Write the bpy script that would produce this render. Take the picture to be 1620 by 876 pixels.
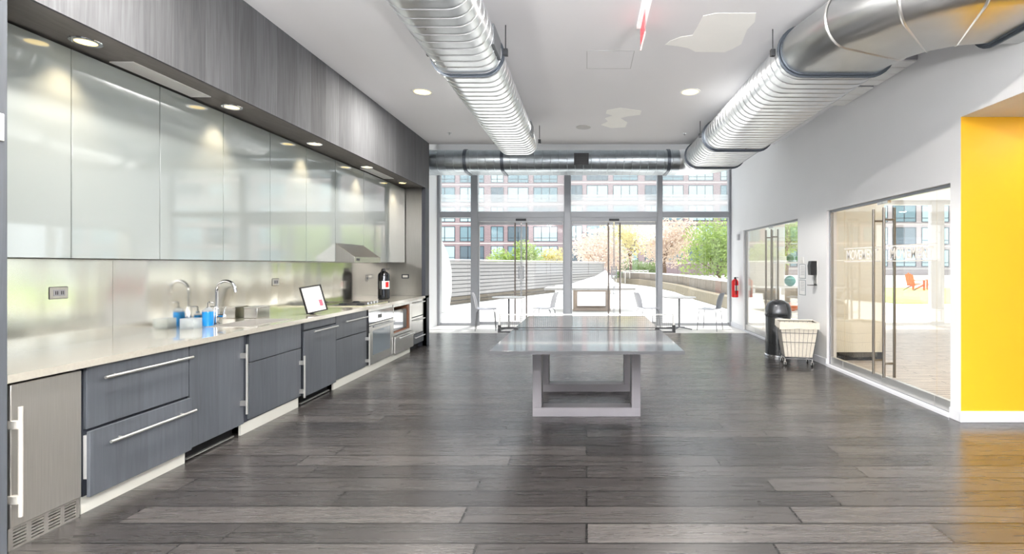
import bpy, bmesh, math, random
from mathutils import Vector, Matrix, Euler
PI = math.pi
rnd = random.Random(7)
for o in list(bpy.data.objects): bpy.data.objects.remove(o)
SC = bpy.context.scene
COL = SC.collection
EYE = 1.43
F = 800.0; CX = 928.0; CY = 419.0          # focal length in pixels, vanishing point of the room's axis

# ------------------------------------------------------------------ camera, sky, sun, exposure
cd = bpy.data.cameras.new('camera'); cam = bpy.data.objects.new('camera', cd); COL.objects.link(cam)
cam.location = (0, 0, EYE); cam.rotation_euler = (PI/2, 0, 0)
cd.sensor_width = 36; cd.lens = F/1620*36
cd.shift_x = -(CX-810)/1620; cd.shift_y = -(438-CY)/1620
cd.clip_start = 0.05; cd.clip_end = 500
SC.camera = cam
SC.view_settings.view_transform = 'Standard'; SC.view_settings.look = 'None'
SC.view_settings.gamma = 1.0; SC.view_settings.use_curve_mapping = False
SC.view_settings.exposure = 0.85
w = bpy.data.worlds.new('sky'); SC.world = w; w.use_nodes = True
bg = w.node_tree.nodes['Background']; bg.inputs[0].default_value = (0.86, 0.93, 1.0, 1); bg.inputs[1].default_value = 1.25
sd = bpy.data.lights.new('sun', 'SUN'); sd.energy = 4.1; sd.angle = math.radians(0.6); sd.color = (1, .97, .92)
sun = bpy.data.objects.new('sun', sd); COL.objects.link(sun)
sun.rotation_euler = Vector((-0.17, -1.25, -4.1)).to_track_quat('-Z', 'Y').to_euler()
SC.cycles.max_bounces = 10; SC.cycles.diffuse_bounces = 5; SC.cycles.glossy_bounces = 5
SC.cycles.transparent_max_bounces = 24; SC.cycles.sample_clamp_indirect = 6

# ------------------------------------------------------------------ materials
def lin(c):
    return tuple(((v/255)/12.92 if v/255 <= .04045 else ((v/255+.055)/1.055)**2.4) for v in c) + (1,)
MATS = {}
def mat(name, rgb, rough=.5, metal=0., emit=0., coat=0., spec=None, trans=0.):
    m = bpy.data.materials.new(name); m.use_nodes = True
    b = m.node_tree.nodes['Principled BSDF']; c = lin(rgb)
    b.inputs['Base Color'].default_value = c; b.inputs['Roughness'].default_value = rough
    b.inputs['Metallic'].default_value = metal
    if coat: b.inputs['Coat Weight'].default_value = coat; b.inputs['Coat Roughness'].default_value = .04
    if spec is not None: b.inputs['Specular IOR Level'].default_value = spec
    if emit: b.inputs['Emission Color'].default_value = c; b.inputs['Emission Strength'].default_value = emit
    if trans: b.inputs['Transmission Weight'].default_value = trans
    MATS[name] = m; return m
def nt(m): return m.node_tree.nodes, m.node_tree.links, m.node_tree.nodes['Principled BSDF']
def noise_tint(m, scale=(1,1,1), nscale=5., amount=.15, bump=0., detail=4., rough_var=0., dist=.01):
    """mottle a material's colour (and optionally its bump and roughness) with stretched noise"""
    n, l, b = nt(m)
    tc = n.new('ShaderNodeTexCoord'); mp = n.new('ShaderNodeMapping'); mp.inputs['Scale'].default_value = scale
    no = n.new('ShaderNodeTexNoise'); no.inputs['Scale'].default_value = nscale; no.inputs['Detail'].default_value = detail
    l.new(tc.outputs['Object'], mp.inputs[0]); l.new(mp.outputs[0], no.inputs[0])
    base = tuple(b.inputs['Base Color'].default_value)
    r = n.new('ShaderNodeValToRGB'); r.color_ramp.elements[0].position = .3; r.color_ramp.elements[1].position = .7
    r.color_ramp.elements[0].color = tuple(v*(1-amount) for v in base[:3])+(1,)
    r.color_ramp.elements[1].color = tuple(min(1, v*(1+amount)) for v in base[:3])+(1,)
    l.new(no.outputs[0], r.inputs[0]); l.new(r.outputs[0], b.inputs['Base Color'])
    if bump:
        bp = n.new('ShaderNodeBump'); bp.inputs['Strength'].default_value = bump; bp.inputs['Distance'].default_value = dist
        l.new(no.outputs[0], bp.inputs['Height']); l.new(bp.outputs[0], b.inputs['Normal'])
    if rough_var:
        mr = n.new('ShaderNodeMapRange'); r0 = b.inputs['Roughness'].default_value
        mr.inputs['To Min'].default_value = max(0.02, r0-rough_var); mr.inputs['To Max'].default_value = r0+rough_var
        l.new(no.outputs[0], mr.inputs[0]); l.new(mr.outputs[0], b.inputs['Roughness'])
    return m
def wood(name, rgb, axis, board=.3, grain=(40, 40, 2), rough=.45, tone=.22, gapaxis=True, spec=.5):
    """stained boards: each board its own tone, fine grain along the board"""
    m = mat(name, rgb, rough, spec=spec); n, l, b = nt(m)
    tc = n.new('ShaderNodeTexCoord'); sp = n.new('ShaderNodeSeparateXYZ'); l.new(tc.outputs['Object'], sp.inputs[0])
    dv = n.new('ShaderNodeMath'); dv.operation = 'DIVIDE'; dv.inputs[1].default_value = board; l.new(sp.outputs[axis], dv.inputs[0])
    fl = n.new('ShaderNodeMath'); fl.operation = 'FLOOR'; l.new(dv.outputs[0], fl.inputs[0])
    wn = n.new('ShaderNodeTexWhiteNoise'); wn.noise_dimensions = '1D'; l.new(fl.outputs[0], wn.inputs['W'])
    mp = n.new('ShaderNodeMapping'); mp.inputs['Scale'].default_value = grain
    cb = n.new('ShaderNodeCombineXYZ'); ml = n.new('ShaderNodeMath'); ml.operation = 'MULTIPLY'; ml.inputs[1].default_value = 7.3
    l.new(wn.outputs[0], ml.inputs[0])
    for i in range(3): l.new(ml.outputs[0], cb.inputs[i])
    ad = n.new('ShaderNodeVectorMath'); l.new(tc.outputs['Object'], ad.inputs[0]); l.new(cb.outputs[0], ad.inputs[1])
    l.new(ad.outputs[0], mp.inputs[0])
    no = n.new('ShaderNodeTexNoise'); no.inputs['Scale'].default_value = 1.; no.inputs['Detail'].default_value = 6.; no.inputs['Distortion'].default_value = 1.2
    l.new(mp.outputs[0], no.inputs[0])
    a1 = n.new('ShaderNodeMath'); a1.operation = 'MULTIPLY_ADD'; a1.inputs[1].default_value = tone*.9; a1.inputs[2].default_value = 1-tone*.45
    l.new(wn.outputs[0], a1.inputs[0])
    a2 = n.new('ShaderNodeMath'); a2.operation = 'MULTIPLY_ADD'; a2.inputs[1].default_value = tone*2.4; a2.inputs[2].default_value = 1-tone*1.2
    l.new(no.outputs[0], a2.inputs[0])
    m1 = n.new('ShaderNodeMath'); m1.operation = 'MULTIPLY'; l.new(a1.outputs[0], m1.inputs[0]); l.new(a2.outputs[0], m1.inputs[1])
    sc = n.new('ShaderNodeVectorMath'); sc.operation = 'SCALE'; sc.inputs[0].default_value = lin(rgb)[:3]; l.new(m1.outputs[0], sc.inputs['Scale'])
    l.new(sc.outputs[0], b.inputs['Base Color'])
    bp = n.new('ShaderNodeBump'); bp.inputs['Strength'].default_value = .25; bp.inputs['Distance'].default_value = .002
    l.new(no.outputs[0], bp.inputs['Height']); l.new(bp.outputs[0], b.inputs['Normal'])
    return m

def plank_floor(name, dark, light, rough, plank=(1.9, .2)):
    m = mat(name, dark, rough, spec=.75); n, l, b = nt(m)
    tc = n.new('ShaderNodeTexCoord')
    br = n.new('ShaderNodeTexBrick'); br.offset = .37; br.offset_frequency = 2; br.squash = .8; br.squash_frequency = 3
    br.inputs['Color1'].default_value = lin(dark); br.inputs['Color2'].default_value = lin(light); br.inputs['Mortar'].default_value = tuple(v*.2 for v in lin(dark)[:3])+(1,)
    br.inputs['Scale'].default_value = 1; br.inputs['Mortar Size'].default_value = .0065; br.inputs['Mortar Smooth'].default_value = .1
    br.inputs['Brick Width'].default_value = plank[0]; br.inputs['Row Height'].default_value = plank[1]
    l.new(tc.outputs['Object'], br.inputs[0])
    # grain, offset per plank through the plank's own colour
    mp = n.new('ShaderNodeMapping'); mp.inputs['Scale'].default_value = (1.6, 26, 1)
    of = n.new('ShaderNodeVectorMath'); of.operation = 'MULTIPLY_ADD'; of.inputs[1].default_value = (60, 0, 60); l.new(br.outputs[0], of.inputs[0]); l.new(tc.outputs['Object'], of.inputs[2])
    l.new(of.outputs[0], mp.inputs[0])
    no = n.new('ShaderNodeTexNoise'); no.inputs['Scale'].default_value = 1.5; no.inputs['Detail'].default_value = 7; no.inputs['Distortion'].default_value = 1.6
    l.new(mp.outputs[0], no.inputs[0])
    rr = n.new('ShaderNodeValToRGB'); rr.color_ramp.elements[0].position = .35; rr.color_ramp.elements[1].position = .68
    rr.color_ramp.elements[0].color = (.66, .66, .66, 1); rr.color_ramp.elements[1].color = (1.26, 1.25, 1.23, 1); l.new(no.outputs[0], rr.inputs[0])
    mx = n.new('ShaderNodeVectorMath'); mx.operation = 'MULTIPLY'; l.new(br.outputs[0], mx.inputs[0]); l.new(rr.outputs[0], mx.inputs[1])
    l.new(mx.outputs[0], b.inputs['Base Color'])
    mr = n.new('ShaderNodeMapRange'); mr.inputs['To Min'].default_value = rough+.08; mr.inputs['To Max'].default_value = rough-.06; l.new(no.outputs[0], mr.inputs[0]); l.new(mr.outputs[0], b.inputs['Roughness'])
    hs = n.new('ShaderNodeMath'); hs.operation = 'MULTIPLY_ADD'; hs.inputs[1].default_value = -3; l.new(br.outputs['Fac'], hs.inputs[0]); l.new(no.outputs[0], hs.inputs[2])
    bp = n.new('ShaderNodeBump'); bp.inputs['Strength'].default_value = .35; bp.inputs['Distance'].default_value = .0016
    l.new(hs.outputs[0], bp.inputs['Height']); l.new(bp.outputs[0], b.inputs['Normal'])
    return m
def glass_mat(name, tint=(1,1,1), refl=1.0):
    m = bpy.data.materials.new(name); m.use_nodes = True; n = m.node_tree.nodes; l = m.node_tree.links
    n.clear(); out = n.new('ShaderNodeOutputMaterial'); t = n.new('ShaderNodeBsdfTransparent'); t.inputs[0].default_value = tint+(1,)
    g = n.new('ShaderNodeBsdfGlossy'); g.inputs['Roughness'].default_value = .0; g.inputs[0].default_value = (1,1,1,1)
    fr = n.new('ShaderNodeFresnel'); geo = n.new('ShaderNodeNewGeometry'); io = n.new('ShaderNodeMapRange'); io.inputs['To Min'].default_value = 1.5; io.inputs['To Max'].default_value = 1/1.5   # same reflectance from either side of the sheet
    l.new(geo.outputs['Backfacing'], io.inputs[0]); l.new(io.outputs[0], fr.inputs[0])
    mm = n.new('ShaderNodeMath'); mm.operation = 'MULTIPLY'; mm.inputs[1].default_value = refl; mm.use_clamp = True
    mx = n.new('ShaderNodeMixShader'); l.new(fr.outputs[0], mm.inputs[0]); l.new(mm.outputs[0], mx.inputs[0]); l.new(t.outputs[0], mx.inputs[1]); l.new(g.outputs[0], mx.inputs[2]); l.new(mx.outputs[0], out.inputs[0])
    MATS[name] = m; return m
def film_mat(name, rgb, opacity):
    m = bpy.data.materials.new(name); m.use_nodes = True; n = m.node_tree.nodes; l = m.node_tree.links
    n.clear(); out = n.new('ShaderNodeOutputMaterial'); t = n.new('ShaderNodeBsdfTransparent')
    d = n.new('ShaderNodeBsdfDiffuse'); d.inputs[0].default_value = lin(rgb); tr = n.new('ShaderNodeBsdfTranslucent'); tr.inputs[0].default_value = lin(rgb)
    a = n.new('ShaderNodeMixShader'); a.inputs[0].default_value = .6; l.new(d.outputs[0], a.inputs[1]); l.new(tr.outputs[0], a.inputs[2])
    mx = n.new('ShaderNodeMixShader'); mx.inputs[0].default_value = opacity; l.new(t.outputs[0], mx.inputs[1]); l.new(a.outputs[0], mx.inputs[2]); l.new(mx.outputs[0], out.inputs[0])
    MATS[name] = m; return m

wall_white = noise_tint(mat('wall_paint', (232, 233, 235), .6), nscale=1.5, amount=.012)
ceil_m = noise_tint(mat('ceiling_paint', (230, 230, 233), .8), nscale=.6, amount=.02)
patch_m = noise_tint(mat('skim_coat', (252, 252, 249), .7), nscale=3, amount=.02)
cream_m = mat('cream_paint', (232, 230, 218), .7)
yellow_m = noise_tint(mat('yellow_paint', (232, 176, 32), .5), nscale=2, amount=.01)
base_m = mat('baseboard_paint', (225, 227, 233), .4)
floor_m = plank_floor('dark_oak_floor', (42, 40, 40), (72, 69, 68), .25)
gymfloor_m = plank_floor('pale_oak_floor', (208, 193, 180), (214, 200, 188), .35, (1.2, .09))
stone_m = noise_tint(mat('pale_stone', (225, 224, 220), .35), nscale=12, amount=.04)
fascia_m = wood('grey_stained_oak_fascia', (94, 95, 98), 1, .29, (14, 34, 1.6), .8, .38, spec=.15)
soffit_m = wood('grey_stained_oak_soffit', (120, 117, 115), 1, 1.1, (20, 3, 20), .7, .18, spec=.2)
base_wood = wood('blue_grey_stained_oak', (80, 84, 90), 1, 9.0, (10, 26, 1.6), .38, .3)
dark_edge = mat('dark_cabinet_edge', (48, 52, 62), .5)
black_gap = mat('black_recess', (14, 14, 16), .8)
upper_m = mat('back_painted_white_glass', (150, 157, 156), .05, coat=1., spec=.9); upper_m.node_tree.nodes['Principled BSDF'].inputs['Coat IOR'].default_value = 2.0
carc_m = mat('cabinet_carcass', (120, 122, 124), .5)
steel_b = noise_tint(mat('polished_steel_sheet', (232, 229, 220), .13, 1.), (1, 1.6, .5), 1.6, .03, bump=.5, detail=1., dist=.02)
steel_v = noise_tint(mat('brushed_steel', (205, 202, 196), .36, .85), (60, 60, 1), 4, .06, bump=.08, detail=3., dist=.002)
steel_d = noise_tint(mat('dark_brushed_steel', (142, 139, 134), .3, 1.), (60, 60, 1), 4, .06, bump=.08, detail=3., dist=.002)
steel_h = noise_tint(mat('brushed_steel_across', (200, 199, 196), .25, 1.), (60, 1, 60), 4, .06)
chrome = mat('chrome', (225, 227, 230), .06, 1.)
nickel = mat('satin_nickel', (214, 213, 210), .35, .9)
counter_m = noise_tint(mat('polished_quartz_worktop', (172, 168, 157), .10, coat=.6), nscale=60, amount=.05)
white_m = mat('white_enamel', (236, 236, 234), .35)
white_kick = mat('white_toe_kick', (222, 222, 214), .45)
galv = noise_tint(mat('galvanised_spiral_duct', (222, 225, 228), .30, 1.), (1, 1, 1), 9, .07, detail=5., rough_var=.06)
galv_plain = noise_tint(mat('galvanised_sheet_duct', (196, 198, 198), .33, 1.), (.7, .7, .7), 3, .1, detail=5., rough_var=.05)
clamp_m = mat('grey_duct_flange', (98, 105, 114), .4, .8)
rod_m = mat('dark_rod', (70, 72, 76), .5, .6)
frame_m = mat('aluminium_frame', (150, 153, 158), .4, .4)
glass_m = glass_mat('clear_glass'); glass_in = glass_mat('clear_partition_glass', (.97, .98, .97), 1.1)
film_m = film_mat('frosted_film', (240, 243, 245), .36); haze_film = film_mat('pale_upper_film', (225, 230, 234), .16); letter_m = film_mat('white_vinyl', (250, 250, 250), .95)
black_m = mat('black_plastic', (28, 28, 30), .35); blackmetal = mat('black_enamel', (30, 32, 34), .22, .2, coat=.5)
rubber = mat('rubber', (20, 20, 20), .7)
table_top_m = noise_tint(mat('grey_table_top', (78, 80, 84), .10, spec=.7), nscale=30, amount=.03)
table_leg_m = mat('mauve_grey_paint', (124, 121, 126), .4); edge_m = mat('dark_table_edge', (62, 63, 66), .5)
canvas_m = noise_tint(mat('cream_canvas', (222, 217, 205), .85), nscale=40, amount=.05, bump=.3, dist=.003)
red_m = mat('red_enamel', (214, 30, 34), .3); brass = mat('pale_trim', (206, 204, 178), .35, .8)
paper_m = mat('paper', (238, 238, 238), .7); grey_print = mat('grey_print', (160, 160, 165), .7); pink_print = mat('pink_print', (205, 90, 110), .7)
lens_w = mat('warm_lamp_glow', (255, 226, 150), .5, emit=1.6)
exit_red = mat('exit_letters', (225, 40, 55), .4, emit=.7)
acrylic = film_mat('edge_lit_acrylic', (250, 200, 205), .35)
brown_wood = mat('brown_wood', (120, 78, 56), .5)
blue_liquid = mat('blue_soap', (20, 130, 205), .1, coat=.5)
clear_plastic = film_mat('clear_plastic', (225, 232, 236), .45)

# ------------------------------------------------------------------ geometry helpers
class B:
    """collects shapes of ONE mesh; org is subtracted so that a part is local to its thing's base"""
    def __init__(s, org=(0,0,0)): s.bm = bmesh.new(); s.o = Vector(org)
    def v(s, p): return s.bm.verts.new(Vector(p)-s.o)
    def face(s, vs):
        try: return s.bm.faces.new(vs)
        except ValueError: return None
    def box(s, x0, x1, y0, y1, z0, z1):
        c = [s.v((x, y, z)) for z in (z0, z1) for y in (y0, y1) for x in (x0, x1)]
        for f in ((0,2,3,1),(4,5,7,6),(0,1,5,4),(2,6,7,3),(0,4,6,2),(1,3,7,5)): s.face([c[i] for i in f])
        return s
    def prism(s, pts, ext):
        """pts: 3D polygon, ext: vector"""
        e = Vector(ext); a = [s.v(p) for p in pts]; b = [s.v(Vector(p)+e) for p in pts]; n = len(a)
        s.face(a[::-1]); s.face(b)
        for i in range(n): s.face([a[i], a[(i+1)%n], b[(i+1)%n], b[i]])
        return s
    def rings(s, rr, cap=True, closed=False):
        """rr: list of rings (lists of points), joined one to the next"""
        vs = [[s.v(p) for p in r] for r in rr]; n = len(vs[0])
        for a, b in (list(zip(vs, vs[1:])) + ([(vs[-1], vs[0])] if closed else [])):
            for i in range(n): s.face([a[i], a[(i+1)%n], b[(i+1)%n], b[i]])
        if cap and not closed: s.face(vs[0][::-1]); s.face(vs[-1])
        return s
    def cone(s, p0, p1, r0, r1=None, n=16, cap=True):
        r1 = r0 if r1 is None else r1; p0, p1 = Vector(p0), Vector(p1); d = (p1-p0).normalized()
        u = d.orthogonal().normalized(); q = d.cross(u)
        return s.rings([[p+(u*math.cos(2*PI*i/n)+q*math.sin(2*PI*i/n))*max(r, 1e-4) for i in range(n)] for p, r in ((p0, r0), (p1, r1))], cap)
    def tube(s, path, r, n=8, closed=False):
        P = [Vector(p) for p in path]; m = len(P); rr = []; u = None
        for i, p in enumerate(P):
            a = P[i-1] if (i > 0 or closed) else p; b = P[(i+1) % m] if (i < m-1 or closed) else p
            d = (b-a).normalized()
            if u is None: u = d.orthogonal().normalized()
            else: u = (u-d*u.dot(d)); u = u.normalized() if u.length > 1e-6 else d.orthogonal().normalized()
            q = d.cross(u); rad = r[i] if isinstance(r, (list, tuple)) else r
            rr.append([p+(u*math.cos(2*PI*k/n)+q*math.sin(2*PI*k/n))*rad for k in range(n)])
        return s.rings(rr, not closed, closed)
    def lathe(s, prof, c=(0,0,0), n=32):
        c = Vector(c); return s.rings([[c+Vector((r*math.cos(2*PI*k/n), r*math.sin(2*PI*k/n), z)) for k in range(n)] for r, z in [(max(r, 1e-4), z) for r, z in prof]])
    def ball(s, c, rx, ry=None, rz=None, n=16, m=10):
        ry = ry or rx; rz = rz or rx; c = Vector(c)
        return s.rings([[c+Vector((rx*math.sin(t)*math.cos(2*PI*k/n), ry*math.sin(t)*math.sin(2*PI*k/n), -rz*math.cos(t))) for k in range(n)] for t in [max(.02, min(PI-.02, PI*j/m)) for j in range(m+1)]])
    def build(s, name, m, parent=None, bevel=0, kind=None, smooth=True, loc=None):
        bmesh.ops.recalc_face_normals(s.bm, faces=s.bm.faces)
        me = bpy.data.meshes.new(name); s.bm.to_mesh(me); s.bm.free()
        ms = m if isinstance(m, (list, tuple)) else [m]
        for x in ms: me.materials.append(x)
        if smooth:
            for p in me.polygons: p.use_smooth = True
            me.set_sharp_from_angle(angle=math.radians(32))
        o = bpy.data.objects.new(name, me); COL.objects.link(o)
        if parent is not None: o.parent = parent
        elif loc is not None: o.location = loc
        else: o.location = s.o
        if bevel:
            md = o.modifiers.new('bevel', 'BEVEL'); md.width = bevel; md.segments = 2; md.limit_method = 'ANGLE'; md.harden_normals = False
        if kind: o['kind'] = kind
        return o
def tag(o, label, cat, group=None, kind=None):
    o['label'] = label; o['category'] = cat
    if group: o['group'] = group
    if kind: o['kind'] = kind
    return o
def thing(name, label, cat, loc=(0,0,0), group=None, rz=0, kind=None):
    o = bpy.data.objects.new(name, None); COL.objects.link(o); o.location = loc; o.rotation_euler = (0,0,rz); o.empty_display_size = .1
    return tag(o, label, cat, group, kind)
def dup(root, loc=None, rz=None, label=None, scale=None):
    r = root.copy(); COL.objects.link(r)
    if loc is not None: r.location = loc
    if rz is not None: r.rotation_euler = (0,0,rz)
    if scale is not None: r.scale = scale
    if label: r['label'] = label
    for ch in list(root.children):
        if ch == r: continue
        c = ch.copy(); COL.objects.link(c); c.parent = r
        for g in list(ch.children):
            d = g.copy(); COL.objects.link(d); d.parent = c
    return r
def struct(name, m, *boxes, bevel=0):
    b = B()
    for x in boxes: b.box(*x)
    return b.build(name, m, kind='structure', bevel=bevel, loc=(0,0,0))
def text(name, s, size, m, loc, rot, parent=None, ext=.001, align='CENTER', sx=1.0, bold=0.):
    c = bpy.data.curves.new(name, 'FONT'); c.body = s; c.size = size; c.extrude = ext; c.align_x = align; c.align_y = 'CENTER'
    c.materials.append(m); c.offset = bold; o = bpy.data.objects.new(name, c); COL.objects.link(o)
    me = bpy.data.meshes.new_from_object(o); bpy.data.objects.remove(o); o = bpy.data.objects.new(name, me); COL.objects.link(o)
    o.location = loc; o.rotation_euler = rot; o.scale = (sx, 1, 1)
    if parent is not None: o.parent = parent
    return o
def lamp(name, kind, loc, energy, color=(1,1,1), parent=None, size=.1, rot=(0,0,0), spot=1.6, blend=.6):
    d = bpy.data.lights.new(name, kind); d.energy = energy; d.color = color
    if kind == 'AREA': d.shape = 'DISK'; d.size = size
    if kind == 'SPOT': d.spot_size = spot; d.spot_blend = blend; d.shadow_soft_size = size
    o = bpy.data.objects.new(name, d); COL.objects.link(o); o.location = loc; o.rotation_euler = rot
    if parent is not None: o.parent = parent
    return o

# ------------------------------------------------------------------ room shell
XL, XR = -3.52, 3.41          # left and right wall faces
YB, YG, YE = -6.0, 12.0, 9.17 # rear wall, glass front, edge of the lower ceiling
ZC = EYE+2.19; ZP = EYE+2.95  # ceiling, raised pocket by the glass
ZH = EYE+1.348                # header over the yellow alcove
struct('floor', floor_m, (XL-.2, 8.2, YB, 10.62, -.06, 0))
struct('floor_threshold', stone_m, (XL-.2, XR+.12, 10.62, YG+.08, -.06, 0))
struct('floor_studio', gymfloor_m, (XR+.12, 13.5, 4.72, 11.9, -.06, .0005))
struct('ceiling', ceil_m, (XL-.2, XR+.15, YB, YE-.1, ZC, ZC+.25), (XL-.2, XR+.15, YE-.1, YE, ZC, ZP+.2))
struct('ceiling_pocket', ceil_m, (XL-.2, XR+.15, YE, YG+.1, ZP, ZP+.2))
struct('ceiling_alcove', ceil_m, (XR+.14, 8.2, YB, 4.7, ZH, ZH+.2))
struct('ceiling_studio', ceil_m, (XR+.14, 13.5, 4.7, YG, 2.95, 3.1))
struct('wall_left', wall_white, (XL-.15, XL, YB, YG+.1, 0, ZP+.1))
# right wall with the two glazed openings and the alcove opening, header running on towards the camera
D1 = (4.74, 7.18, 2.20); D2 = (8.17, 11.0, 2.18)
struct('wall_right', wall_white, (XR, XR+.14, 4.61, D1[0], 0, ZC), (XR, XR+.14, D1[0], D1[1], D1[2], ZC), (XR, XR+.14, D1[1], D2[0], 0, ZC),
       (XR, XR+.14, D2[0], D2[1], D2[2], ZC), (XR, XR+.14, D2[1], YG+.1, 0, ZC), (XR, XR+.14, YE, YG+.1, ZC, ZP+.1),
       (XR, XR+.14, YB, 4.61, ZH, ZC))
struct('wall_alcove', yellow_m, (XR+.002, 8.2, 4.607, 4.71, 0.0, ZH))
struct('wall_alcove_side', wall_white, (8.2, 8.35, YB, 4.71, 0, ZH+.1))
struct('wall_front', wall_white, (XL, XR, YG-.06, YG+.1, EYE+2.68, ZP))
struct('wall_studio_back', cream_m, (13.5, 13.65, 4.7, YG, 0, 3.1), (XR+.14, 13.5, 4.715, 4.82, ZH-.3, 3.1))
struct('wall_studio_partition', cream_m, (XR+.14, 4.47, 7.6, 7.72, 0, 2.95))
struct('baseboard_studio_partition', black_gap, (XR+.14, 4.47, 7.585, 7.6, 0.0006, .12))
struct('baseboard_right', base_m, (XR-.014, XR, 4.60, D1[0], 0, .1), (XR-.014, XR, D1[1], D2[0], 0, .1), (XR-.014, XR, D2[1], YG-.08, 0, .1), bevel=.003)
struct('baseboard_alcove', base_m, (XR-.014, 8.2, 4.592, 4.61, 0, .1), bevel=.003)
# rear of the hall: unseen wide glazing, added to let in more sky light
struct('wall_rear', wall_white, (XL, -3.1, YB-.15, YB, 0, ZC), (3.1, XR+.14, YB-.15, YB, 0, ZC), (-3.1, 3.1, YB-.15, YB, ZC-.25, ZC), (XR+.14, 8.35, YB-.15, YB, 0, ZH+.2))
struct('window_rear_added', frame_m, *[(x-.04, x+.04, YB-.1, YB-.02, 0, ZC-.25) for x in (-3.06, -1, 1, 3.06)], (-3.1, 3.1, YB-.1, YB-.02, 2.3, 2.38))

def cpt(x, y, h=2.19):  # a point of the ceiling seen at a photo pixel
    s = (CY-y)/h; return ((x-CX)/s, F/s)
def ceil_poly(name, pts, m, t=.003, h=2.19):
    b = B(); b.prism([(cpt(*p)[0], cpt(*p)[1], EYE+h) for p in pts], (0, 0, -t)); return b.build(name, m, kind='structure', smooth=False, loc=(0,0,0))
k = 1/3.244
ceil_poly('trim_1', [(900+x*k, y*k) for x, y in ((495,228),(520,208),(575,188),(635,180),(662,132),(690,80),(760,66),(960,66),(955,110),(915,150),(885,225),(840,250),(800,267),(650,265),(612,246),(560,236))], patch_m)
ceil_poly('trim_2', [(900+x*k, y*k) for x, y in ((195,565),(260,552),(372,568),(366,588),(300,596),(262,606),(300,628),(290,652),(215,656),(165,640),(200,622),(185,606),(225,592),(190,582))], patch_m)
b = B()
hx0, hy0 = cpt(928, 108); hx1, hy1 = cpt(1002, 80)
hx1 = cpt(998, 108)[0]
for x0, x1, y0, y1 in ((hx0, hx1, hy0, hy0+.008), (hx0, hx0+.008, hy1, hy0), (hx1-.008, hx1, hy1, hy0), (hx0, hx1, hy1, hy1+.008)): b.box(x0, x1, y0, y1, ZC-.002, ZC)
b.build('trim_3', MATS['speaker_grille'] if 'speaker_grille' in MATS else mat('hatch_line', (190, 190, 192), .7), kind='structure', loc=(0,0,0))

# ------------------------------------------------------------------ glass front (y = 12)
def frame_rect(b, x0, x1, z0, z1, wdt, y0, y1):
    b.box(x0, x1, y0, y1, z1-wdt, z1); b.box(x0, x1, y0, y1, z0, z0+wdt); b.box(x0, x0+wdt, y0, y1, z0+wdt, z1-wdt); b.box(x1-wdt, x1, y0, y1, z0+wdt, z1-wdt)
MX = [(XL, -3.46), (-2.73, -2.57), (-.53, -.37), (1.67, 1.79), (3.36, XR)]
ZT0, ZT1, ZG = 2.55, 2.69, EYE+2.68
fr = B()
for x0, x1 in MX: fr.box(x0, x1, YG-.09, YG+.09, 0, ZG)
for (a, b_) in zip(MX, MX[1:]):
    fr.box(a[1], b_[0], YG-.07, YG+.07, ZT0, ZT1); fr.box(a[1], b_[0], YG-.07, YG+.07, ZG-.08, ZG)
for i in (0, 3): fr.box(MX[i][1], MX[i+1][0], YG-.05, YG+.05, 0, .06)
fro = fr.build('window_1', frame_m, kind='structure', loc=(0,0,0), bevel=.004)
for i in range(4):
    x0, x1 = MX[i][1], MX[i+1][0]
    B().box(x0, x1, YG-.006, YG+.006, ZT1, ZG-.08).build('transom_pane', glass_m, fro, smooth=False)
    B().box(x0, x1, YG-.012, YG-.008, ZT1, EYE+1.67).build('frosted_film', film_m, fro, smooth=False)
    B().box(x0, x1, YG-.012, YG-.008, EYE+1.67, ZG-.08).build('pale_film', haze_film, fro, smooth=False)  # pale translucent sheet over the upper part of each pane
    if i in (0, 3): B().box(x0, x1, YG-.006, YG+.006, .06, ZT0).build('pane', glass_m, fro, smooth=False)
cafe_bar = mat('bronze_grey_bar', (120, 112, 108), .4, .6)
def entrance(n, x0, x1):
    d = B(); d.box(x0, x1, YG-.06, YG+.06, ZT0-.09, ZT0); xm = (x0+x1)/2
    d.box(x0, x0+.03, YG-.04, YG+.04, 0, ZT0-.09); d.box(x1-.03, x1, YG-.04, YG+.04, 0, ZT0-.09)
    root = d.build(f'door_{n}', frame_m, kind='structure', loc=(0,0,0), bevel=.003)
    for s in (-1, 1):
        a, c = sorted((xm+s*.012, (x0+.035) if s < 0 else (x1-.035)))
        lf = B(); lf.box(a, c, YG-.02, YG+.02, .01, .09); lf.box(a, c, YG-.02, YG+.02, ZT0-.17, ZT0-.1)
        lf.box(xm+s*.012-.006, xm+s*.012+.006, YG-.02, YG+.02, .09, ZT0-.17)
        leaf = lf.build('door_leaf', frame_m, root)
        B().box(a, c, YG-.005, YG+.005, .09, ZT0-.17).build('pane', glass_m, leaf, smooth=False)
        h = B(); h.cone((xm+s*.135, YG-.09, .12), (xm+s*.135, YG-.09, 2.42), .018)
        for z in (.35, 2.2): h.cone((xm+s*.135, YG-.09, z), (xm+s*.135, YG, z), .01)
        h.build('pull_bar', cafe_bar, leaf)
        B().box(xm+s*.05-.015, xm+s*.05+.015, YG-.05, YG-.02, 1.1, 1.4).build('lock_plate', frame_m, leaf, bevel=.003)
    B().box(xm-.12, xm+.12, YG-.1, YG-.06, ZT0-.08, ZT0-.03).build('door_closer', rod_m, root, bevel=.004)
entrance(1, -2.57, -.53); entrance(2, -.37, 1.67)

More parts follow.
